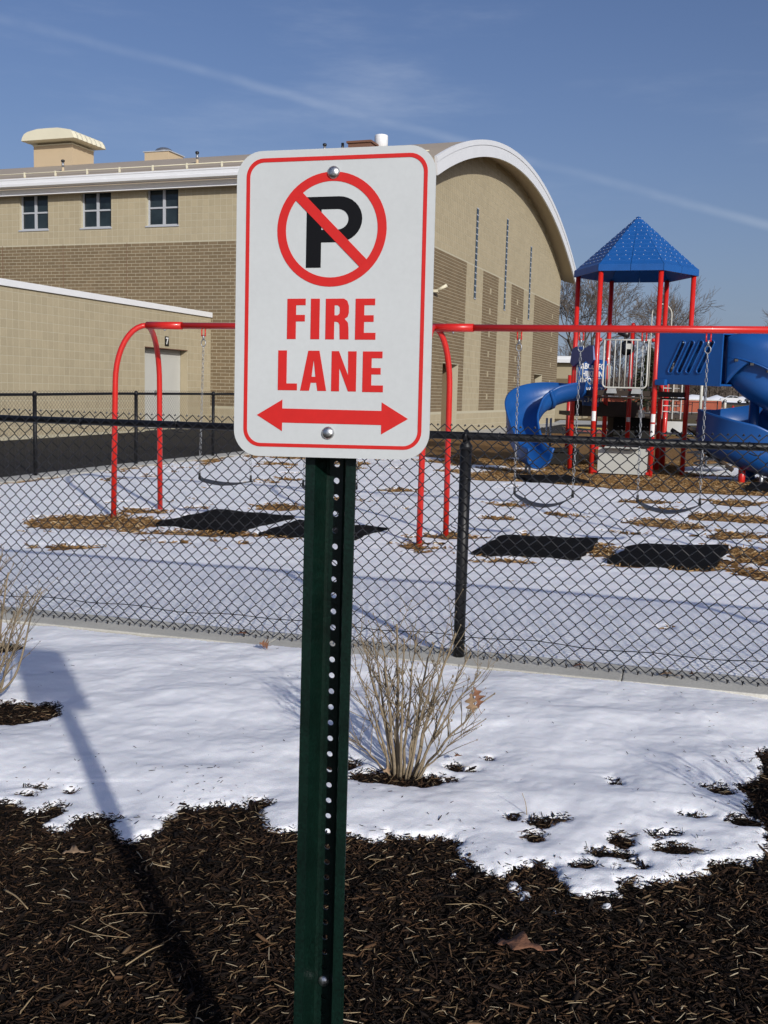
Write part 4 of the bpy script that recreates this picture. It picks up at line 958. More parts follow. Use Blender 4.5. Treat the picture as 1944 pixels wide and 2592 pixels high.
# bubble panel and small telescope
bp = MB(PO).sphere((4.25, 18.55, 2.32), .135, 20, (1, .55, 1)).build('bubble_panel', 'black', PS)
MB(PO).box(4.20, 4.29, 18.40, 18.50, 2.295, 2.39).build('plate', 'grey_panel', bp)
MB(PO).tube([(4.25, 18.55, 1.56), (4.25, 18.55, 2.2)], .018, 8).build('stalk', 'beige_tube', bp)
mb = MB(PO); mb.tube([(4.10, 18.6, 2.585), (4.26, 18.5, 2.545)], [.035, .06], 10); mb.box(4.19, 4.24, 18.5, 18.56, 2.44, 2.55); mb.build('telescope', 'black', PS)
# arch rail at the rear exit, hand loops
def loop_rail(x0, x1, y0, y1, zlow, zhigh, r, name='loop_rail', mat='beige_tube'):
    pts = [(x0, y0, zlow)]; rx = (x1-x0)/2; hh = min(abs(rx)*.9+.02, .2)
    for k in range(13): a = math.pi*k/12; t = (1-math.cos(a))/2; pts.append((x0+(x1-x0)*t, y0+(y1-y0)*t, zhigh-hh+hh*math.sin(a)))
    pts.append((x1, y1, zlow)); MB(PO).tube(pts, r, 8).build(name, mat, PS)
loop_rail(4.97, 5.37, 19.75, 19.85, 1.55, 3.22, .013)
loop_rail(4.10, 4.38, 20.6, 20.6, 1.3, 2.02, .017)
loop_rail(3.45, 3.56, 18.95, 18.95, 1.58, 2.03, .012)
loop_rail(3.86, 3.94, 18.35, 18.40, 1.58, 2.02, .012)
# lower rear deck, skirt panels, black crawl box
dk = MB(PO).box(3.62, 4.95, 20.2, 21.7, 1.06, 1.14).build('rear_deck', 'deck', PS)
MB(PO).box(3.64, 4.93, 20.17, 20.198, 1.10, 1.36).build('skirt', 'deck', dk)
MB(PO).box(4.951, 6.15, 20.4, 21.5, 1.06, 1.14).build('rear_deck', 'deck', PS)
cb_ = MB(PO).box(4.62, 5.40, 21.0, 21.6, .28, 1.04).build('crawl_box', 'black_box', PS, bevel=.03)
mb = MB(PO)
for i in range(9): mb.sphere((4.72+i*.075, 20.995, .86), .009, 6)
mb.build('rivet', 'sticker', cb_)
mb = MB(PO); mb.prism([[(0, 0), (.62, 0), (.62, .1), (.1, .42), (0, .42)]], (3.75, 19.75, 1.08), (1, 0, 0), (0, 0, 1), (0, 1, 0), .04); mb.build('stair_side', 'deck', PS)
# grey ladder wall between tower and rear deck
mb = MB(PO)
for i, z in enumerate((1.20, 1.31, 1.42, 1.53, 1.64)): mb.tube([(4.95, 19.62, z), (5.60, 19.66, z)], .012, 6)
lw_ = mb.build('climber', 'grey_metal', PS)
for x in (5.02, 5.22, 5.42, 5.58): MB(PO).box(x-.011, x+.011, 19.60, 19.63, 1.06, 1.72).build('upright', 'grey_metal', lw_)
MB(PO).tube([(4.78, 19.4, .30), (4.78, 19.4, 1.46)], .016, 8).build('chain_rail', 'grey_metal', PS)
MB(PO).box(4.72, 4.84, 19.37, 19.39, 1.08, 1.22).build('bracket', 'grey_metal', PS)
# sloping side beam of the ramp steps behind
mb = MB(PO); mb.tube([(5.42, 19.6, .86), (6.42, 18.95, .16)], .042, 4, smooth=False); mb.tube([(5.9, 20.2, .9), (6.75, 19.6, .2)], .042, 4, smooth=False); mb.build('ramp_beam', 'deck', PS)
mb = MB(PO)
for i in range(6): t = (i+.5)/6; mb.obox((5.42+.75*t*1.3, 19.75-.5*t, .84-.66*t), (.13, -.085, 0), (.22, .30, 0), (0, 0, .014))
mb.build('step', 'grey_metal', PS)
# spiral climber
SX, SY = 6.13, 19.95
MB(PO).tube([(SX, SY, -.1), (SX, SY, 1.72)], .026, 10).build('climbing_pole', 'galv', PS)
pts = [(SX+.135*math.cos(t), SY+.135*math.sin(t), .14+t/(2*math.pi)*.165) for t in np.linspace(0, 2*math.pi*6.2, 120)]
MB(PO).tube(pts, .017, 6).build('spiral_climber', 'galv', PS)
mb = MB(PO)
for k in range(6): t = 2*math.pi*k+1.; z = .14+t/(2*math.pi)*.165; mb.tube([(SX, SY, z), (SX+.135*math.cos(t), SY+.135*math.sin(t), z)], .012, 6)
mb.build('spoke', 'galv', PS)
# ---- slides: sweep a section along a path
def sweep(mb, path, secs, up=(0, 0, 1), closed_sec=False, bank=None):
    P = [np.asarray(p, float) for p in path]; n = len(P); V = []; m = len(secs[0])
    for i in range(n):
        t = P[min(i+1, n-1)]-P[max(i-1, 0)]; th = np.array([t[0], t[1], 0]); th /= np.linalg.norm(th); side = np.array([th[1], -th[0], 0]); t /= np.linalg.norm(t)
        upv = np.cross(side, t); 
        if bank: a = bank[i] if hasattr(bank, '__len__') else bank; side, upv = side*math.cos(a)+upv*math.sin(a), upv*math.cos(a)-side*math.sin(a)
        for (x, y) in secs[i]: V.append(P[i]+side*x+upv*y)
    Fs = []; km = m if closed_sec else m-1
    for i in range(n-1):
        for k in range(km): Fs.append((i*m+k, i*m+(k+1) % m, (i+1)*m+(k+1) % m, (i+1)*m+k))
    Fs.append(tuple(reversed(range(m)))); Fs.append(tuple((n-1)*m+k for k in range(m)))
    mb.add(V, Fs, True)
def catmull(pts, n):
    P = [np.asarray(p, float) for p in pts]; P = [2*P[0]-P[1]]+P+[2*P[-1]-P[-2]]; out = []
    for i in range(1, len(P)-2):
        for k in range(n):
            t = k/n; a, b, c, d = P[i-1], P[i], P[i+1], P[i+2]
            out.append(.5*((2*b)+(-a+c)*t+(2*a-5*b+4*c-d)*t*t+(-a+3*b-3*c+d)*t**3))
    out.append(P[-2]); return out
def trough(r, wall, th=.025, left=None, right=None):
    """open U section: outside then back along the inside, with rolled rims"""
    l = wall if left is None else left; ri = wall if right is None else right; o = []
    n = 8
    o.append((-r-.035, l)); o.append((-r-.035, l-.035)); o.append((-r-th, l-.05))
    for k in range(n+1): a = math.pi*k/n; o.append((-(r+th)*math.cos(a), -(r+th)*math.sin(a)*.85))
    o.append((r+th, ri-.05)); o.append((r+.035, ri-.035)); o.append((r+.035, ri)); o.append((r, ri))
    for k in range(n+1): a = math.pi*k/n; o.append((r*math.cos(a), -r*math.sin(a)*.85))
    o.append((-r, l)); return o
# short curved slide on the left
path = catmull([(3.60, 18.74, 1.60), (3.30, 18.79, 1.56), (2.96, 18.78, 1.46), (2.62, 18.62, 1.26), (2.42, 18.32, .99), (2.40, 17.98, .72), (2.50, 17.66, .48), (2.62, 17.42, .40)], 6)
ns = len(path); secs = []
for i in range(ns):
    u = i/(ns-1); secs.append(trough(.235+.03*max(0, 1-abs(u-.5)*3), .10+.05*u, left=None, right=.10+.24*math.sin(math.pi*min(1, max(0, (u-.12)/.75)))**1.5+.05*u))
CS = MB(PO); sweep(CS, path, secs, closed_sec=True); CSO = CS.build('curved_slide', 'blue', PS)
mb = MB(PO)
for i in (14,):
    sec = trough(.275, .13, .03, right=.25); sweep(mb, path[i-1:i+1], [sec]*2, closed_sec=True)
mb.build('joint_flange', 'blue', CSO)
MB(PO).tube([(2.50, 17.78, -.1), (2.50, 17.78, .34)], .022, 8).build('support_leg', 'galv', CSO)
MB(PO).tube([(2.47, 17.98, -.1), (2.47, 17.98, .42)], .022, 8).build('support_leg', 'galv', CSO)
# entrance hood of the curved slide
mb = MB(PO); a, b = HV[0], HV[1]
hd = [(-.04, 2.06), (.04, 2.30), (.20, 2.34), (.52, 2.26), (.80, 2.34), (.98, 2.32), (1.03, 2.08), (.90, 1.99), (.70, 2.06), (.52, 2.10), (.28, 2.04), (.10, 1.98)]
e = (b-a); mb.prism([[(x, z) for x, z in hd]], (*(a-np.array([e[1], -e[0]])*.05), 0), (*e, 0), (0, 0, 1), (e[1]*.12, -e[0]*.12, 0), 1.0); mb.build('slide_hood', 'blue_dark', PS)
# letter panel behind the left side
a, b = np.array([3.50, 19.22]), np.array([4.12, 19.70]); e = b-a; ln = np.linalg.norm(e); ed = e/ln; nd_ = np.array([ed[1], -ed[0]])
AP = MB(PO); AP.prism([[(.0, 1.62), (.12, 1.58), (.20, 1.28), (.62, 1.26), (.70, 1.56), (.80, 1.62), (.80, 2.12), (.62, 2.14), (.60, 2.06), (.44, 2.04), (.36, 2.16), (.14, 2.16), (.08, 2.06), (0, 2.06)]], (*a, 0), (*ed, 0), (0, 0, 1), (*nd_, 0), .03)
APO = AP.build('letter_panel', 'blue', PS)
for txt, z, sx in (('ABCDEFG', 2.0, .40), ('HIJKLMN', 1.86, .40), ('OPQRSTU', 1.73, .40), ('V W X Y Z', 1.57, .42), ('1 2 3 4 5 6 7', 1.38, .41)):
    t = link('lettering', text_mesh(txt, .150 if len(txt) < 8 else .12, .003), APO, M['sticker'])
    p = np.array([*(a+ed*sx+nd_*.034), z])-np.array(PO); t.location = p; t.rotation_euler = (rad(90), 0, math.atan2(ed[1], ed[0]))
# tall spiral slide on the right: leaves the deck towards the viewer and to the right, then winds down to the left
HC = np.array([6.28, 17.67]); HRAD = .55
def hel(th, z): return np.array([HC[0]+HRAD*math.cos(th), HC[1]+HRAD*math.sin(th), z])
HH = np.array([.66, -.75]); HH /= np.linalg.norm(HH); HN = np.array([HH[1], -HH[0]]); HQ = np.array([4.625, 17.79])
hx, hn = (*HH, 0), (*HN, 0); up_ = (0, 0, 1)
def slot(cx, cz, L=.50, w=.033, lean=rad(25)):
    o = []; d = np.array([math.sin(lean), math.cos(lean)]); s_ = np.array([d[1], -d[0]])
    for k in range(9): a = math.pi*k/8; o.append(tuple(np.array([cx, cz])+d*(L/2)+w*(math.cos(a)*-s_+math.sin(a)*d)))
    for k in range(9): a = math.pi*k/8; o.append(tuple(np.array([cx, cz])-d*(L/2)+w*(math.cos(a)*s_-math.sin(a)*d)))
    return o
SLX = (.36, .53, .70, .90)
outl = [(0, 1.79), (.08, 1.70), (1.20, 1.66), (1.20, 2.50), (0, 2.53)]
hp = MB(PO); hp.prism([outl]+[slot(x, 2.14) for x in SLX], (*(HQ-HN*.035), 0), hx, up_, hn, .035); HPO = hp.build('tube_hood', 'blue', PS)
for x in SLX:
    mb = MB(PO); mb.tube([(*(HQ+HH*a+HN*.004), b) for a, b in slot(x, 2.14, .50, .046)], .014, 6, closed=True); mb.build('slot_rim', 'blue', HPO)
mb = MB(PO); mb.prism([outl], (*(HQ-HN*.90), 0), hx, up_, hn, .03)
mb.prism([[(.0, 2.53), (1.2, 2.50), (1.2, 2.53), (.0, 2.56)]], (*(HQ-HN*.90), 0), hx, up_, hn, .90)
mb.prism([[(.02, 1.69), (1.2, 1.67), (1.2, 1.70), (.02, 1.72)]], (*(HQ-HN*.86), 0), hx, up_, hn, .82); mb.build('tube_shell', 'blue', PS)
c = HQ+HH*.10+HN*.02; mb = MB(PO); mb.obox((*c, 1.715), np.array(hx)*.10, np.array(hn)*.05, (0, 0, .05)); mb.build('mounting_foot', 'blue', PS, bevel=.015)
# moulded cover over the first quarter turn
mb = MB(PO); V = []; nn = 16; m = 17; R_O = HRAD+.44
tha, thb = rad(221), rad(267)
def seam_z(u): return 2.14-.04*u-.24*u*u
def rad_u(u): return R_O+.05*math.sin(min(1, u*1.4)*1.57)
for i in range(nn):
    u = i/(nn-1); th = tha+(thb-tha)*u; k0 = min(1, u*2.0); zs0 = 1.67*(1-k0)+seam_z(u)*k0; ztop = 2.505+.15*math.sin(min(1, u*1.5)*1.57)-.04*u*u; cr = .34*min(1, .12+u*1.6)
    for k in range(m):
        v = k/(m-1)*2.35
        if v <= 1.: zz = zs0+(ztop-cr-zs0)*v; ro = rad_u(u)+.03*math.sin(v*1.57)
        else:
            an = (v-1.)/1.35*math.pi; zz = ztop-cr+cr*math.sin(min(an, math.pi/2)) if an <= math.pi/2 else ztop-.05*(an-1.57); ro = rad_u(u)+.03-(.43+.03*u)*(1-math.cos(an))
        V.append((HC[0]+ro*math.cos(th), HC[1]+ro*math.sin(th), zz))
mb.add(V, [(i*m+k, (i+1)*m+k, (i+1)*m+k+1, i*m+k+1) for i in range(nn-1) for k in range(m-1)], True); TD = mb.build('tube_turn', 'blue', PS)
sm = TD.modifiers.new('shell', 'SOLIDIFY'); sm.thickness = .03; sm.offset = -1
seam = []
for i in range(17): u = i/16; th = tha+(thb-tha)*(.05+.97*u); ro = rad_u(u)+.016; seam.append((HC[0]+ro*math.cos(th), HC[1]+ro*math.sin(th), seam_z(u)))
mb = MB(PO); mb.tube(seam, .015, 6); mb.build('seam', 'blue', TD)
mb = MB(PO)
for i in (3, 8, 13): p = np.array(seam[i]); mb.obox(p-(0, .01, .035), (.028, 0, 0), (0, .022, 0), (0, 0, .018))
mb.build('bolt_lug', 'black', TD)
# open spiral trough
zz_ = [(221, 1.94), (245, 1.80), (270, 1.66), (315, 1.46), (360, 1.30), (405, 1.14), (450, 1.01), (495, .91), (540, .82), (570, .74), (600, .64), (630, .54), (650, .49)]
ta = np.linspace(221, 645, 84); tz = np.interp(ta, [q[0] for q in zz_], [q[1] for q in zz_])
st = hel(rad(221), 0)[:2]
path = [np.array([*(st-HH*d), z]) for d, z in ((1.05, 2.10), (.8, 2.07), (.55, 2.03), (.3, 1.99), (.12, 1.965))]+[hel(rad(t), z) for t, z in zip(ta, tz)]
npre = 5; path += [path[-1]+(path[-1]-path[-2])*k*np.array([1, 1, .4]) for k in range(1, 16)]
secs = []; npth = len(path)
for i in range(npth):
    t_ = ta[i-npre] if npre <= i < npre+84 else (221 if i < npre else 645); lo2 = min(1, max(0, (t_-470)/60)); out_ = min(1, max(0, (645-t_)/40)); fst = min(1, max(0, (t_-225)/25))
    secs.append(trough(.30+.05*fst, .20, .028, left=.06, right=.30+.14*lo2*out_))
mb = MB(PO); sweep(mb, path, secs, closed_sec=True, bank=.03); SPO = mb.build('spiral_slide', 'blue', PS)
MB(PO).tube([(*HC, .10), (*HC, 1.75)], .085, 16).build('centre_column', 'blue', SPO)
MB(PO).tube([(5.98, 17.20, -.12), (5.98, 17.20, .40)], .058, 12).build('support_leg', 'red', SPO)
MB(PO).tube([(6.26, 17.06, -.12), (6.26, 17.06, .34)], .035, 10).build('support_leg', 'galv', SPO)
MB(PO).tube([(6.3, 20.2, -.12), (6.3, 20.2, 1.0)], .025, 8).build('support_leg', 'galv', SPO)
# transfer step beside the tower
TS = thing('transfer_step', 'black step platform on thin grey legs left of the tower', 'step', (3.1, 20.2, PZ)); O_ = TS.location[:]
MB(O_).box(2.95, 3.75, 19.9, 20.5, .36, .42).build('top', 'black_box', TS); MB(O_).box(3.02, 3.75, 19.95, 20.4, .12, .358).build('riser', 'black_box', TS)
for x, y in ((2.98, 19.93), (2.98, 20.46)): MB(O_).tube([(x, y, -.1), (x, y, .36)], .02, 8).build('leg', 'galv', TS)
for x in (3.18, 3.26): MB(O_).tube([(x, 20.45, .3), (x, 20.45, 1.0)], .022, 8).build('handrail', 'galv', TS)
# red spring rider at the right edge, half hidden by the spiral slide
RD = thing('spring_rider', 'red seesaw frame behind the spiral slide at the right edge', 'seesaw', (9.2, 25.0, float(zt(25.)))); O_ = RD.location[:]; z = O_[2]
MB(O_).tube([(8.4, 25, z+.35), (10.2, 24.6, z+.75)], .045, 8).build('beam', 'red', RD)
for x in (8.8, 9.4): MB(O_).tube([(x, 25, z-.1), (x+.1, 24.9, z+.5)], .05, 8).build('leg', 'red', RD)
MB(O_).box(8.55, 8.95, 24.85, 25.15, z+.42, z+.50).build('seat', 'red', RD); MB(O_).box(9.9, 10.25, 24.4, 24.75, z+.74, z+.80).build('seat', 'red', RD)

# ------------------------------------------------------------------ far background
# school wing behind the gymnasium
FW = thing('school_wing', 'low brick wing with white eave far behind the gymnasium corner', 'building', (13.0, 70.0, .2)); O_ = FW.location[:]
fw0 = np.array([8.6, 52.6])+GU*1.0
def FWp(s, o=0.): p = np.array([9.0, 55.0])+GU*s+GV*(-o); return p
def fwall(name, mat, s0, s1, o0, o1, z0, z1, par=FW):
    a = [FWp(s0, o1), FWp(s1, o1), FWp(s1, o0), FWp(s0, o0)]; mb = MB(O_); mb.add([(*p, z0) for p in a]+[(*p, z1) for p in a], BOXF); return mb.build(name, mat, par)
fwall('wall', 'tan', 6, 13, -6, 0, -.2, 1.1); fwall('wall', 'dark', 6, 13, -6, .012, 1.1, 2.5); fwall('wall', 'tan', 6, 13, -6, .004, 2.5, 3.4)
fwall('fascia', 'white_metal', 5.6, 13.4, -6.5, .7, 3.42, 3.62); fwall('fascia', 'white_metal', 5.7, 13.3, -6.5, .5, 3.62, 3.80)
for s in (8.2, 10.8):
    w = fwall('window', 'glass', s, s+1.6, .0, .03, 1.2, 2.4); fwall('frame', 'frame', s-.06, s+1.66, .0, .022, 1.14, 2.46, w)
for s in (8, 12): fwall('column', 'bronze_pole', s, s+.2, .45, .62, -.2, 3.41)
# trees
def grow(mb, p, d, L, r, depth, rnd, spread, twig, gravity=.0):
    """recursive limb; adds tapered tubes"""
    nseg = 3 if depth > 1 else 2; pts = [p]; rr = [r]
    for i in range(nseg):
        d = d+np.array([rnd.gauss(0, .10), rnd.gauss(0, .10), rnd.gauss(.03, .06)-gravity]); d /= np.linalg.norm(d)
        pts.append(pts[-1]+d*L/nseg); rr.append(r*(1-.38*(i+1)/nseg))
    mb.tube(pts, rr, 6 if depth > 3 else (4 if depth > 1 else 3), caps=False, smooth=depth > 2)
    if depth <= 0: return
    nb = rnd.choice((3, 3, 4)) if depth > 1 else rnd.choice((3, 4))
    for k in range(nb):
        t = rnd.uniform(.45, 1.0) if k else 1.0; i = min(nseg-1, int(t*nseg)); q = pts[i]+(pts[i+1]-pts[i])*(t*nseg-i) if i < nseg else pts[-1]
        az = rnd.uniform(0, 6.283); el = spread*rnd.uniform(.5, 1.2); a = np.array([0, 0, 1.]) if abs(d[2]) < .9 else np.array([1., 0, 0])
        e1 = np.cross(d, a); e1 /= np.linalg.norm(e1); e2 = np.cross(d, e1); nd2 = d*math.cos(el)+(e1*math.cos(az)+e2*math.sin(az))*math.sin(el)
        grow(mb, q, nd2, L*rnd.uniform(.62, .82), max(twig, rr[-1]*rnd.uniform(.6, .8)), depth-1, rnd, spread, twig, gravity)
def bare_tree(lab, x, y, h, seed, depth=6, spread=.62, twig=.017, r=.22, mat='tree_bark', name='bare_tree', trunk=.25):
    rnd = random.Random(seed); z = float(zt(y))-.1; t = thing(name, lab, 'tree', (x, y, z), 0, 'bare trees behind the school'); O_ = t.location[:]
    hp_ = h*trunk; mb = MB(O_); mb.tube([(x, y, z), (x+.02*h*rnd.uniform(-1, 1), y, z+hp_*.5), (x, y, z+hp_)], [r*1.25, r, r*.9], 8); mb.build('trunk', mat, t)
    mb = MB(O_); nl = rnd.choice((4, 5))
    for k in range(nl):
        az = 6.283*(k+rnd.uniform(-.3, .3))/nl; el = rnd.uniform(.30, .80)*(1 if k else .15); d = np.array([math.sin(el)*math.cos(az), math.sin(el)*math.sin(az), math.cos(el)])
        grow(mb, np.array([x, y, z+hp_*rnd.uniform(.8, 1.0)]), d, h*.27, r*.6, depth-1, rnd, spread, twig)
    mb.build('crown', mat, t); return t
bare_tree('bare tree showing between the gymnasium corner and the tower', 17.6, 92, 13.6, 21, depth=6, r=.26)
bare_tree('tall bare tree framed by the red posts below the blue roof', 30.0, 108, 13.8, 35, depth=6, r=.30)
bare_tree('bare tree cut off by the right edge of the picture', 46.5, 116, 13.0, 8, depth=6, r=.28)
bare_tree('slender bare tree between the two big bare crowns', 27, 120, 9.0, 12, depth=5, r=.16)
bare_tree('small bare tree just right of the gymnasium wall', 21.2, 118, 9.5, 14, depth=5, r=.16)
# evergreen
def evergreen(lab, x, y, h, w, seed):
    rnd = random.Random(seed); z = float(zt(y)); t = thing('evergreen_tree', lab, 'tree', (x, y, z)); O_ = t.location[:]
    MB(O_).tube([(x, y, z-.1), (x, y, z+h*.8)], [.16, .05], 6).build('trunk', 'tree_bark', t); mb = MB(O_)
    for i in range(900):
        u = rnd.random()**.8; rr_ = w*(1-u)*math.sqrt(rnd.uniform(.15, 1)); az = rnd.uniform(0, 6.283); c = np.array([x+rr_*math.cos(az), y+rr_*math.sin(az), z+.4+u*(h-.4)])
        a = np.array([math.cos(az), math.sin(az), rnd.uniform(-.5, .2)])*rnd.uniform(.2, .5); b = np.array([-math.sin(az), math.cos(az), rnd.uniform(-.3, .3)])*rnd.uniform(.08, .2)
        mb.add([c-a*.4-b, c-a*.4+b, c+a, c+np.array([0, 0, .10])], [(0, 1, 3), (1, 2, 3), (2, 0, 3), (0, 2, 1)])
    mb.build('crown', 'evergreen', t)
evergreen('dark green evergreen seen through the grey gate bars', 23.2, 92, 5.6, 2.2, 3)
evergreen('lower dark evergreen behind the beige gate frame', 25.0, 97, 4.2, 1.9, 5)
# far woods, one mass of bare trunks and twigs
rnd = random.Random(77); mb = MB()
for i in range(330):
    x = rnd.uniform(10, 190); y = rnd.uniform(255, 330); z = float(zt(y)); h = rnd.uniform(6, 11.5)
    mb.tube([(x, y, z-.3), (x+rnd.uniform(-.4, .4), y, z+h*.55), (x+rnd.uniform(-1, 1), y, z+h)], [.22, .14, .03], 4, caps=False)
    for k in range(15):
        zz = z+h*rnd.uniform(.12, .95); az = rnd.uniform(0, 6.283); L = rnd.uniform(1.2, 3.2)*(1.1-.5*(zz-z)/h); e = np.array([x+L*math.cos(az), y+L*math.sin(az), zz+L*rnd.uniform(.3, 1)]); s_ = np.array([x, y, zz])
        mb.tube([s_, (s_+e)/2+(0, 0, .15), e], [.075, .055, .02], 3, caps=False)
        for q in range(2): f = e+np.array([rnd.uniform(-1, 1), rnd.uniform(-1, 1), rnd.uniform(0, 1.2)]); mb.tube([(s_+e)/2, f], [.05, .02], 3, caps=False)
o = mb.build('woods', 'woods'); o['kind'] = 'stuff'
mb = MB(); V = []; nn = 80
for i in range(nn+1):
    x = -60+340*i/nn; y = 345+6*math.sin(i*.9); z = float(zt(y))
    for dz in (-2, rnd.uniform(3.2, 5.0), rnd.uniform(5.2, 6.8)): V.append((x, y+dz*.6, z+dz))
mb.add(V, [(3*i+k, 3*i+3+k, 3*i+4+k, 3*i+1+k) for i in range(nn) for k in range(2)]); o = mb.build('undergrowth', 'woods'); o['kind'] = 'stuff'
# cars
def car(lab, x, y, rz_, mat, hatch=False):
    z = float(zt(y))-.03; t = thing('parked_car', lab, 'car', (x, y, z), rz_, 'cars parked beyond the school')
    prof = [(-2.25, .35), (-2.30, .62), (-2.22, .86), (-1.45, .95), (-.70, 1.36), (.55, 1.40), (1.35, .98), (2.18, .80), (2.28, .55), (2.22, .30)]
    body = []
    mb = MB(); mb.prism([[(px, pz) for px, pz in prof]], (0, .84, 0), (1, 0, 0), (0, 0, 1), (0, -1, 0), 1.68); mb.build('body', mat, t, bevel=.05)
    for s in (-1, 1):
        for q in ([(-1.30, .97), (-.66, 1.30), (-.12, 1.33), (-.12, .99)], [(-.04, .99), (-.04, 1.33), (.50, 1.34), (1.15, .99)]):
            mb = MB(); mb.prism([q], (0, .846 if s > 0 else -.836, 0), (1, 0, 0), (0, 0, 1), (0, -1, 0), .010); mb.build('window', 'car_glass', t)
        for wx in (-1.42, 1.40):
            w = MB().lathe((wx, s*.80-.09, .32), [(.28, 0), (.33, .03), (.33, .15), (.28, .18)], 16, axis=(0, 1, 0)).build('wheel', 'tyre', t)
            MB().lathe((wx, s*.80+(.093 if s > 0 else -.105), .32), [(.21, 0), (.18, .012)], 14, axis=(0, 1, 0)).build('rim', 'galv', w)
    MB().box(2.20, 2.30, -.7, .7, .56, .68).build('bumper', 'car_dark', t)
    return t
car('white sedan parked in front of the snow bank', 68.5, 205.5, rad(168), 'car_white')
car('dark grey car between the white sedan and the red one', 73.6, 206.5, rad(172), 'car_dark')
car('dark red car parked nearest the blue spiral slide', 76.2, 200, rad(172), 'car_red')
car('white car behind the grey ladder climber', 40, 150, rad(165), 'car_white')
car('white car seen through the gap below the tower deck', 34.5, 140, rad(160), 'car_white')
# hydrant, bollard, lamp post, brick sign wall, black fence, planter
H = thing('fire_hydrant', 'small red fire hydrant beside the far parking lot', 'hydrant', (33.48, 100, float(zt(100)))); O_ = H.location[:]; x, y, z = O_
MB(O_).lathe((x, y, z-.05), [(.20, 0), (.20, .08), (.14, .10), (.14, .52), (.18, .53), (.18, .58), (.15, .62), (.09, .72), (.04, .76), (.04, .82)], 14).build('barrel', 'hydrant', H)
for d in ((1, 0, 0), (-1, 0, 0), (0, -1, 0)): MB(O_).lathe((x+d[0]*.12, y+d[1]*.12, z+.42), [(.08, 0), (.08, .10), (.095, .10), (.095, .15)], 10, axis=d).build('nozzle', 'hydrant', H)
Bd = thing('bollard', 'pale concrete filled bollard left of the red hydrant', 'bollard', (33.9, 103.7, float(zt(103.7)))); O_ = Bd.location[:]; x, y, z = O_
MB(O_).lathe((x, y, z-.1), [(.14, 0), (.14, 1.0), (.11, 1.07), (.05, 1.11)], 14).build('pipe', 'beige_tube', Bd)
LP = thing('lamp_post', 'thin grey lamp post rising behind the spiral climber', 'lamp post', (18.2, 60, .2)); O_ = LP.location[:]
MB(O_).tube([(18.2, 60, 0), (18.2, 60, 3.4)], .085, 10).build('pole', 'beige_tube', LP); MB(O_).box(17.95, 18.45, 59.9, 60.1, 3.4, 3.52).build('lamp_head', 'grey_metal', LP)
BWL = thing('brick_wall', 'low red brick wall with pale cap behind the tower', 'wall', (27, 100, .3)); O_ = BWL.location[:]
def wall_run(p, q, z0, z1, w):
    p, q = np.array(p, float), np.array(q, float); e = (q-p)/2; nn = np.array([-e[1], e[0]])/np.linalg.norm(e)*w; mb = MB(O_); mb.obox((*((p+q)/2), (z0+z1)/2), (*e, 0), (*nn, 0), (0, 0, (z1-z0)/2)); return mb
wall_run((16, 92), (33.5, 104), .1, 1.45, .18).build('wall', 'redbrick', BWL); wall_run((15.9, 91.9), (33.6, 104.1), 1.452, 1.55, .24).build('cap', 'concrete_far', BWL)
BF = thing('metal_fence', 'low black rail fence far behind the spiral climber', 'fence', (20, 70, .2)); O_ = BF.location[:]
for z in (.35, 1.15): MB(O_).tube([(16.5, 62, z), (22.0, 74.5, z)], .025, 6).build('rail', 'vinyl_rail', BF)
for i in range(8): t = i/7; MB(O_).tube([(16.5+5.5*t, 62+12.5*t, 0), (16.5+5.5*t, 62+12.5*t, 1.3)], .03, 6).build('post', 'vinyl_rail', BF)
BF2 = thing('metal_fence', 'thin black fence posts in front of the bollard and hydrant', 'fence', (28, 92, .3)); O_ = BF2.location[:]
MB(O_).tube([(21.5, 84, 1.28), (29.4, 92, 1.28)], .03, 6).build('rail', 'vinyl_rail', BF2)
for i in range(5): t = i/4; MB(O_).tube([(21.5+7.9*t, 84+8*t, 0), (21.5+7.9*t, 84+8*t, 1.45)], .045, 6).build('post', 'vinyl_rail', BF2)
PL = thing('planter', 'square concrete planter on the play court behind the tower', 'planter', (10.95, 39.4, .2)); O_ = PL.location[:]; x, y, z = O_
MB(O_).box(x-.42, x+.42, y-.4, y+.4, z-.05, z+.42).build('tub', 'concrete_far', PL, bevel=.02); MB(O_).box(x-.34, x+.34, y-.32, y+.32, z+.421, z+.44).build('soil', 'mulch', PL)
MB(O_).tube([(x-.05, y, z+.44), (x-.05, y, z+3.0)], .05, 8).build('pole', 'bronze_pole', PL)

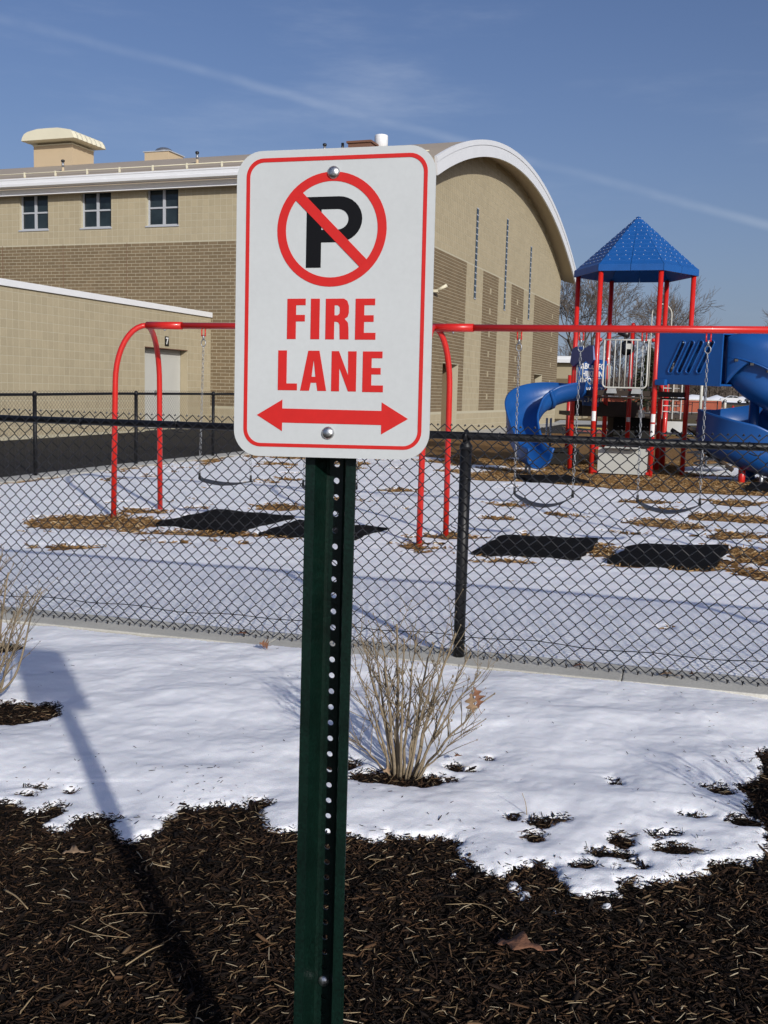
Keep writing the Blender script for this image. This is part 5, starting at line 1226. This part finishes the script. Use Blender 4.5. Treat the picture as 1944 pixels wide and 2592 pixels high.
# ------------------------------------------------------------------ shrubs
def shrub(lab, x, y, stems, seed, twigs=1.0, tz=0.):
    rnd = random.Random(seed); t = thing('bare_shrub', lab, 'shrub', (x, y, tz), 0, 'pruned bare shrubs along the fence'); O_ = t.location[:]; tw = MB(O_); tips = []
    def twig(p, d, L, r, lev):
        n = 3; pts = [p]; dd = d.copy()
        for i in range(n): dd = dd+np.array([rnd.gauss(0, .12), rnd.gauss(0, .12), rnd.gauss(.06, .08)]); dd /= np.linalg.norm(dd); pts.append(pts[-1]+dd*L/n)
        tw.tube(pts, [r, r*.85, r*.7, r*.5], 4, smooth=True); tips.append(pts[-1])
        if lev > 0:
            for k in range(rnd.choice((1, 2, 2))):
                i = rnd.choice((1, 2)); az = rnd.uniform(0, 6.283); q = dd*.75+np.array([math.cos(az), math.sin(az), .25])*.65; q /= np.linalg.norm(q); twig(pts[i], q, L*rnd.uniform(.45, .75), r*.7, lev-1)
        if rnd.random() < .7: tw.sphere(pts[-1], r*1.5, 5, (1, 1, 1.6))
    for (dx, dz, dy, r) in stems:
        base = np.array([x+dx*.18+rnd.uniform(-.012, .012), y+dy*.15+rnd.uniform(-.012, .012), tz-.03]); tip = np.array([x+dx, y+dy, tz+dz])
        mid = base*.55+tip*.45+np.array([-dx*.10, -dy*.10, .02])
        pts = [base]; m = 9
        for k in range(1, m+1):
            u = k/m; p = base*(1-u)**2+2*mid*u*(1-u)+tip*u*u+np.array([rnd.gauss(0, .0035), rnd.gauss(0, .0035), 0]); pts.append(p)
        r *= .80; rr = [r*(1-.62*(k/m)) for k in range(m+1)]
        s_ = MB(O_).tube(pts, rr, 7).build('stem', 'bark', t)
        tw.sphere(tip, rr[-1]*1.35, 6, (1, 1, 1.5))
        for k in range(int((8+9*dz)*twigs)):
            u = rnd.uniform(.30, .97); i = min(m-1, int(u*m)); p = pts[i]+(pts[i+1]-pts[i])*(u*m-i); d = (pts[i+1]-pts[i]); d /= np.linalg.norm(d)
            az = rnd.uniform(0, 6.283); q = d*.8+np.array([math.cos(az), math.sin(az), rnd.uniform(-.05, .3)])*.6; q /= np.linalg.norm(q)
            twig(p, q, rnd.uniform(.05, .20)*(1.25-.4*u), rr[i]*.36+.0005, 1 if rnd.random() < .6 else 0)
    tw.build('twigs', 'bark', t)['kind'] = 'stuff'; return t
ST1 = [(-.165, .51, .02, .0085), (-.17, .40, -.05, .007), (-.125, .50, .06, .008), (-.09, .53, -.04, .0085), (-.035, .56, .03, .011), (-.01, .53, -.06, .0085), (.04, .51, .09, .008), (.10, .50, .02, .009), (.125, .49, -.07, .008), (.185, .53, .04, .0105), (.24, .47, .0, .008), (.275, .41, -.04, .0075), (.34, .31, .03, .0075), (-.18, .30, .05, .006), (-.20, .14, -.02, .006), (.07, .40, -.12, .006), (-.08, .36, .13, .006), (.30, .24, -.06, .005)]
shrub('bare multi stemmed shrub with a dead leaf, growing right of the sign post', .093, 3.715, ST1, 5)
ST2 = [(.02, .62, .0, .014), (.075, .66, .03, .012), (.13, .60, -.03, .010), (-.03, .58, .05, .010), (.18, .50, .06, .009), (.26, .53, .0, .008), (-.12, .50, -.04, .009), (-.2, .45, .03, .008), (.03, .44, -.1, .007), (.10, .40, .11, .007), (-.26, .33, 0, .007), (.21, .36, -.07, .006)]
sh2 = shrub('bare shrub cut off by the left edge of the picture', -1.745, 4.40, ST2, 9, 1.1)
s_ = MB(sh2.location[:]); pts = catmull([(-1.78, 4.36, .0), (-1.66, 4.33, .07), (-1.575, 4.32, .16), (-1.53, 4.32, .30), (-1.505, 4.33, .42), (-1.46, 4.34, .53)], 4); s_.tube(pts, [.0068*(1-.7*i/len(pts)) for i in range(len(pts))], 7); s_.build('stem', 'bark', sh2)
ST3 = [(dx*1.1, dz, dy, r) for dx, dz, dy, r in ST1[::-1]]
shrub('bare shrub standing just outside the right edge', 1.72, 2.78, ST3, 15)

# ------------------------------------------------------------------ dry leaves and litter
def leaf(lab, loc, size, rot, mat='leaf', seed=1, lobes=3, fold=.35):
    rnd = random.Random(seed); V = [(0, 0, 0)]; half = []
    n = 6*lobes
    for k in range(n+1):
        u = k/n; w = (.34*math.sin(math.pi*min(1, u*1.02))**.7)*(.62+.38*math.cos(u*lobes*2*math.pi)); half.append((u, max(.01, w)))
    V = []; 
    for u, w in half:
        cz = .10*math.sin(u*3.0)+rnd.uniform(-.015, .015)
        V += [(u-.5, -w, cz+fold*w+rnd.uniform(-.02, .02)), (u-.5, 0, cz), (u-.5, w, cz+fold*w*rnd.uniform(.5, 1.2))]
    Fs = [(3*i+k, 3*i+3+k, 3*i+4+k, 3*i+1+k) for i in range(n) for k in (0, 1)]
    mb = MB(); mb.add([tuple(np.array(p)*size) for p in V], Fs, True)
    mb.tube([(.45*size, 0, .0), (.62*size, .02*size, .03*size), (.78*size, .05*size, .06*size)], .012*size, 4)
    o = mb.build('dry_leaf', mat); sm = o.modifiers.new('thickness', 'SOLIDIFY'); sm.thickness = .0006
    o.location = loc; o.rotation_euler = rot; return tag(o, lab, 'leaf', 'dead leaves')
leaf('large reddish brown leaf lying on the dark mulch at lower right', (.375, 2.47, .026), .125, (rad(8), rad(-5), rad(-24)), 'leaf', 5, 2, .20)
leaf('pale tan leaf on the mulch at the left', (-.905, 2.945, .020), .065, (rad(10), rad(5), rad(15)), 'leaf_pale', 4, 2)
leaf('curled brown oak leaf on the snow edge left of the post', (-.625, 5.38, .062), .085, (rad(80), rad(20), rad(60)), 'leaf', 6, 4, .6)
leaf('brown leaf under the fence mesh near the left leaf', (-.775, 5.655, .048), .075, (rad(8), rad(4), rad(10)), 'leaf', 7, 3)
leaf('tan leaf on the concrete strip just right of the fence post', (.664, 5.29, .052), .065, (rad(50), rad(10), rad(80)), 'leaf_pale', 8, 2)
leaf('flat tan leaf on the concrete strip at the right', (1.455, 5.06, .040), .095, (rad(6), rad(3), rad(5)), 'leaf_pale', 9, 3)
leaf('small reddish leaf beside the flat tan one on the strip', (1.575, 5.06, .048), .055, (rad(50), rad(10), rad(100)), 'leaf', 10, 2)
leaf('thin brown leaf on the strip between post and right edge', (1.03, 5.19, .040), .07, (rad(6), rad(3), rad(25)), 'leaf', 18, 3)
leaf('hanging dead oak leaf caught in the right side of the shrub', (.362, 3.72, .30), .085, (rad(78), rad(75), rad(20)), 'leaf', 11, 4, .45)
leaf('paler dead leaf beside the oak leaf in the shrub', (.346, 3.70, .285), .075, (rad(95), rad(80), rad(-15)), 'leaf_pale', 12, 3, .5)
leaf('small tan leaf at the foot of the shrub', (.035, 3.665, .03), .05, (rad(70), rad(10), rad(60)), 'leaf_pale', 13, 2)
leaf('curled leaf on the snow below the shrub at the right', (.31, 3.84, .03), .05, (rad(20), rad(15), rad(60)), 'leaf', 16, 3)
# long dead stems and bigger slivers on the mulch, each one told apart
def stalk(lab, pts, r, name='dry_stalk'):
    mb = MB(); q_ = catmull(pts, 4); mb.tube([np.array(p, float) for p in q_], [r*.72*(1-.45*i/len(q_)) for i in range(len(q_))], 5); o = mb.build(name, 'straw'); return tag(o, lab, 'stalk', 'dry stalks on the mulch')
stalk('long pale stalk lying across the bottom edge left of the post', [(-.46, 2.135, .012), (-.40, 2.125, .018), (-.33, 2.10, .014)], .0028)
stalk('thin bent stalk forming a hook left of the post', [(-.80, 2.55, .012), (-.71, 2.50, .014), (-.62, 2.49, .016), (-.72, 2.56, .02), (-.66, 2.60, .02), (-.56, 2.61, .016)], .0016)
stalk('bent pale stalk at the right behind the big leaf', [(.20, 2.705, .014), (.30, 2.70, .018), (.36, 2.62, .014)], .0015)
stalk('short thick pale sliver on the mulch at far left', [(-1.03, 2.72, .014), (-.98, 2.675, .018), (-.93, 2.62, .014)], .0042)
stalk('grey sliver between the shadow and the post', [(-.60, 2.36, .014), (-.56, 2.42, .018), (-.53, 2.46, .014)], .0030)
stalk('pale straight stalk at the bottom right corner', [(.66, 2.13, .012), (.72, 2.12, .014), (.79, 2.10, .012)], .0022)
stalk('small dark twig standing in the snow right of the shrub', [(.515, 3.36, .0), (.51, 3.365, .04), (.497, 3.37, .075)], .0022)

# ------------------------------------------------------------------ fire lane sign
SG = thing('fire_lane_sign', 'white no parking fire lane sign on dark green channel post in the foreground', 'sign', (-.079, 1.60, 0)); SGO = SG.location[:]
SP = Vector((-.086, 1.559, 1.548))
SM = Matrix.Rotation(-.2163, 3, 'Z') @ Matrix.Rotation(-.045, 3, 'X') @ Matrix.Rotation(-.01436, 3, 'Y')
ex, ey, ez = (np.array(SM.col[i]) for i in range(3)); SPn = np.array(SP)
def rrect(x0, x1, z0, z1, r, n=8):
    o = []
    for cx, cz, a0 in ((x1-r, z0+r, -90), (x1-r, z1-r, 0), (x0+r, z1-r, 90), (x0+r, z0+r, 180)):
        for k in range(n+1): a = rad(a0+90*k/n); o.append((cx+r*math.cos(a), cz+r*math.sin(a)))
    return o
def onsign(loops, name, mat, depth=.0004, lift=.0, parent=None, mm=True):
    L = [[(p[0]/1000, p[1]/1000) for p in q] for q in loops] if mm else loops
    return MB(SGO).prism(L, SPn-ey*lift, ex, ez, -ey, depth).build(name, mat, parent)
pan = MB(SGO).prism([rrect(-.1524, .1524, -.2286, .2286, .040, 10)], SPn+ey*.0022, ex, ez, -ey, .0022).build('sign_panel', 'sign_white', SG)
onsign([rrect(-137.0, 140.5, -214, 217.5, 27), rrect(-131.2, 134.8, -208.6, 211.5, 22)], 'red_border', 'sign_red', lift=.0002, parent=pan)
circ = lambda cx, cz, r, n=64: [(cx+r*math.cos(2*math.pi*k/n), cz+r*math.sin(2*math.pi*k/n)) for k in range(n)]
onsign([circ(-3, 110.5, 84.2), circ(-3, 110.5, 70.6)], 'prohibition_ring', 'sign_red', lift=.0002, parent=pan)
# black P with the slash running over it
def arc(cx, cz, rx, rz2, a0, a1, n=16): return [(cx+rx*math.cos(rad(a0+(a1-a0)*k/n)), cz+rz2*math.sin(rad(a0+(a1-a0)*k/n))) for k in range(n+1)]
Pp = [(-41.5, 54.5), (-18.5, 54.5), (-18.5, 91.5), (8, 91.5)]+arc(8, 125, 36, 33.5, -90, 90)+[(-41.5, 158.5)]
Ph = [(-18.5, 110), (6, 110)]+arc(6, 125, 17, 15, -90, 90)+[(-18.5, 140)]
onsign([Pp, Ph], 'letter', 'sign_black', lift=.0002, parent=pan)
onsign([[(-58.5, 154.0), (41.8, 54.6), (52.3, 65.2), (-48.0, 165.0)]], 'slash', 'sign_red', lift=.0007, parent=pan)
for L in ([[(-69.5, 9), (-69.5, -51.2), (-55.6, -51.2), (-55.6, -24.9), (-41.7, -24.9), (-41.7, -15.1), (-55.6, -15.1), (-55.6, -.7), (-40.8, -.7), (-40.8, 9)]],
          [[(-32.6, 8.8), (-32.6, -51.4), (-18.7, -51.4), (-18.7, 8.8)]],
          [[(-9.4, 8.6), (-9.4, -51.6), (4.2, -51.6), (4.2, -25.5), (7.5, -25.5), (10.8, -26.8), (12.3, -30.5), (13.0, -51.6), (26.7, -51.6), (26.2, -34), (25.2, -26.8), (20.1, -21.3), (24.6, -18.4), (26.5, -12), (26.3, -2), (23.5, 5.5), (18.5, 8.6)], [(4.3, -1.2), (4.4, -16), (9.2, -16), (12.0, -13.6), (12.6, -8.6), (12.0, -3.6), (9.2, -1.2)]],
          [[(36.5, 8.3), (36.5, -52), (67.8, -52), (67.8, -41.9), (50, -41.9), (50, -25.8), (64.5, -25.8), (64.5, -16.1), (50, -16.1), (50, -1.4), (66.3, -1.4), (66.3, 8.3)]],
          [[(-82.7, -68.2), (-82.7, -128), (-52.3, -128), (-52.3, -117.7), (-69, -117.7), (-69, -68.2)]],
          [[(-35.4, -68.5), (-47.3, -128.4), (-33.2, -128.4), (-30.8, -116.4), (-22.2, -116.4), (-20.2, -128.5), (-6.4, -128.5), (-17.9, -68.5)], [(-26.6, -82), (-29.6, -107.4), (-23.6, -107.4)]],
          [[(1.2, -69), (1.2, -128.8), (13.6, -128.8), (13.4, -94), (27.4, -128.8), (39.6, -128.8), (39.6, -69.2), (26.6, -69.2), (27.1, -105), (12.4, -69)]],
          [[(49.3, -69.3), (49.3, -129.4), (80.9, -129.4), (80.9, -119.4), (62.9, -119.4), (62.9, -103.3), (76.9, -103.3), (76.9, -93.6), (62.9, -93.6), (62.9, -79.3), (79.2, -79.3), (79.2, -69.3)]]):
    onsign(L, 'letter', 'sign_red', lift=.0002, parent=pan)
onsign([[(-115.6, -166), (-75, -190), (-75, -177), (79.5, -178), (79.5, -192), (120, -168.3), (79.5, -144.3), (79.5, -157), (-75, -155.6), (-75, -142.2)]], 'arrow', 'sign_red', lift=.0002, parent=pan)
for q in ((-1.1, 193.2), (-2.4, -191.4)):
    c = SPn+ex*q[0]/1000+ez*q[1]/1000; MB(SGO).lathe(c, [(.0098, 0), (.0096, .0016), (.0078, .0042), (.0045, .0056), (.0012, .006)], 18, axis=-ey).build('bolt', 'bolt', SG)
# U-channel post, open side to the viewer, one row of holes in the web
pt, pb = np.array([-.0825, 1.5755, 1.70]), np.array([-.0890, 1.5755, -.15]); pdir = (pb-pt)/np.linalg.norm(pb-pt); pl_ = np.linalg.norm(pb-pt)
px_ = np.array([math.cos(-.2163), math.sin(-.2163), 0]); px_ = px_-pdir*(px_ @ pdir); px_ /= np.linalg.norm(px_); py_ = np.cross(px_, pdir); py_ *= -1 if py_[1] < 0 else 1
PROF = [(-.0400, -.001), (-.0400, .0035), (-.0265, .0038), (-.0165, .0365), (-.0110, .0395), (.0110, .0395), (.0165, .0365), (.0265, .0038), (.0400, .0035), (.0400, -.001), (.0240, -.0005), (.0142, .0320), (.0098, .0362)]
def strip(pts_, name, mat, z0=0., z1=None):
    z1 = pl_ if z1 is None else z1; n = len(pts_); V = []
    for t in (z0, z1):
        for x, y in pts_: V.append(pt+pdir*t+px_*x+py_*y)
    mb = MB(SGO); mb.add(V, [(k, (k+1) % n, (k+1) % n+n, k+n) for k in range(n)]+[tuple(reversed(range(n))), tuple(n+k for k in range(n))]); return mb
side_l = [(-.0400, -.001), (-.0245, -.001), (-.0148, .0318), (-.0108, .0355), (-.0108, .0395), (-.0165, .0370), (-.0262, .0038), (-.0400, .0030)]
POST = MB(SGO)
for sg_ in (1, -1):
    q = [(x*sg_, y) for x, y in side_l]; q = q if sg_ > 0 else q[::-1]; n = len(q); V = []
    for t in (0, pl_):
        for x, y in q: V.append(pt+pdir*t+px_*x+py_*y)
    POST.add(V, [(k, k+n, (k+1) % n+n, (k+1) % n) for k in range(n)]+[tuple(range(n)), tuple(n+k for k in reversed(range(n)))])
# web with real holes at one inch pitch
hz = []; t = .0254*.5
cells = []; hpitch = .0262; tt = (pt[2]-1.3023-.0035) % hpitch - hpitch/2
while tt < pl_: cells.append((max(0, tt), min(pl_, tt+hpitch), tt+hpitch/2)); tt += hpitch
for a0_, b0_, hc_ in cells:
    nq = 16; hole = 0 < hc_ < pl_ and hc_-.006 > a0_ and hc_+.006 < b0_
    O1 = []; O2 = []
    for j in range(nq):
        an = 2*math.pi*j/nq; cx, cy = math.cos(an), math.sin(an); m_ = max(abs(cx), abs(cy)); qx, qy = cx/m_, cy/m_
        O1.append((qx*.0108, (b0_-hc_)*qy+hc_ if qy > 0 else (hc_-a0_)*qy+hc_)); O2.append((.0049*cx, hc_+.0049*cy))
    for (y_a, y_b) in ((.0359, .0395),):
        V = [pt+py_*y_a+px_*x+pdir*t for x, t in O1]+[pt+py_*y_a+px_*x+pdir*t for x, t in O2]+[pt+py_*y_b+px_*x+pdir*t for x, t in O1]+[pt+py_*y_b+px_*x+pdir*t for x, t in O2]
        Fs = []
        for j in range(nq):
            k2 = (j+1) % nq; Fs += [(j, j+nq, k2+nq, k2), (j+2*nq, k2+2*nq, k2+3*nq, j+3*nq), (j+nq, j+3*nq, k2+3*nq, k2+nq)]
        POST.add(V, Fs)
PO_ = POST.build('post', 'post_green', SG)
# lower anchor post nested behind, with its bolt
V2 = MB(SGO); q = [(x*1.06+(.0022 if x > 0 else -.0004), y+.0045) for x, y in PROF[:10]]+[(.0262, .0085), (.0165, .0412), (.0110, .0442), (-.0110, .0442), (-.0165, .0412), (-.0262, .0085)]
q = [(-.0408, .0045), (-.0408, .0075), (-.0272, .0080), (-.0172, .0405), (-.0115, .0435), (.0115, .0435), (.0172, .0405), (.0272, .0080), (.0424, .0075), (.0424, .0045), (.0268, .0042), (.0167, .0375), (.0112, .0402), (-.0112, .0402), (-.0167, .0375), (-.0268, .0042)]
t0 = pt[2]-.475; V = []
for t in (t0, pl_):
    for x, y in q: V.append(pt+pdir*t+px_*x+py_*y)
n = len(q); V2.add(V, [(k, (k+1) % n, (k+1) % n+n, k+n) for k in range(n)]); 
V2.add([pt+pdir*(t0)+px_*x+py_*y for x, y in q], [(0, 1, 2, 15), (15, 2, 3, 14), (14, 3, 4, 13), (13, 4, 5, 12), (12, 5, 6, 11), (11, 6, 7, 10), (10, 7, 8, 9)])
V2.build('anchor_post', 'post_green', SG)
c = pt+pdir*(pt[2]-.443)+py_*.0359; MB(SGO).lathe(c, [(.0095, 0), (.0092, .0022), (.007, .0045), (.002, .006)], 16, axis=-py_).build('bolt', 'bolt', SG)
S.render.engine = 'CYCLES'
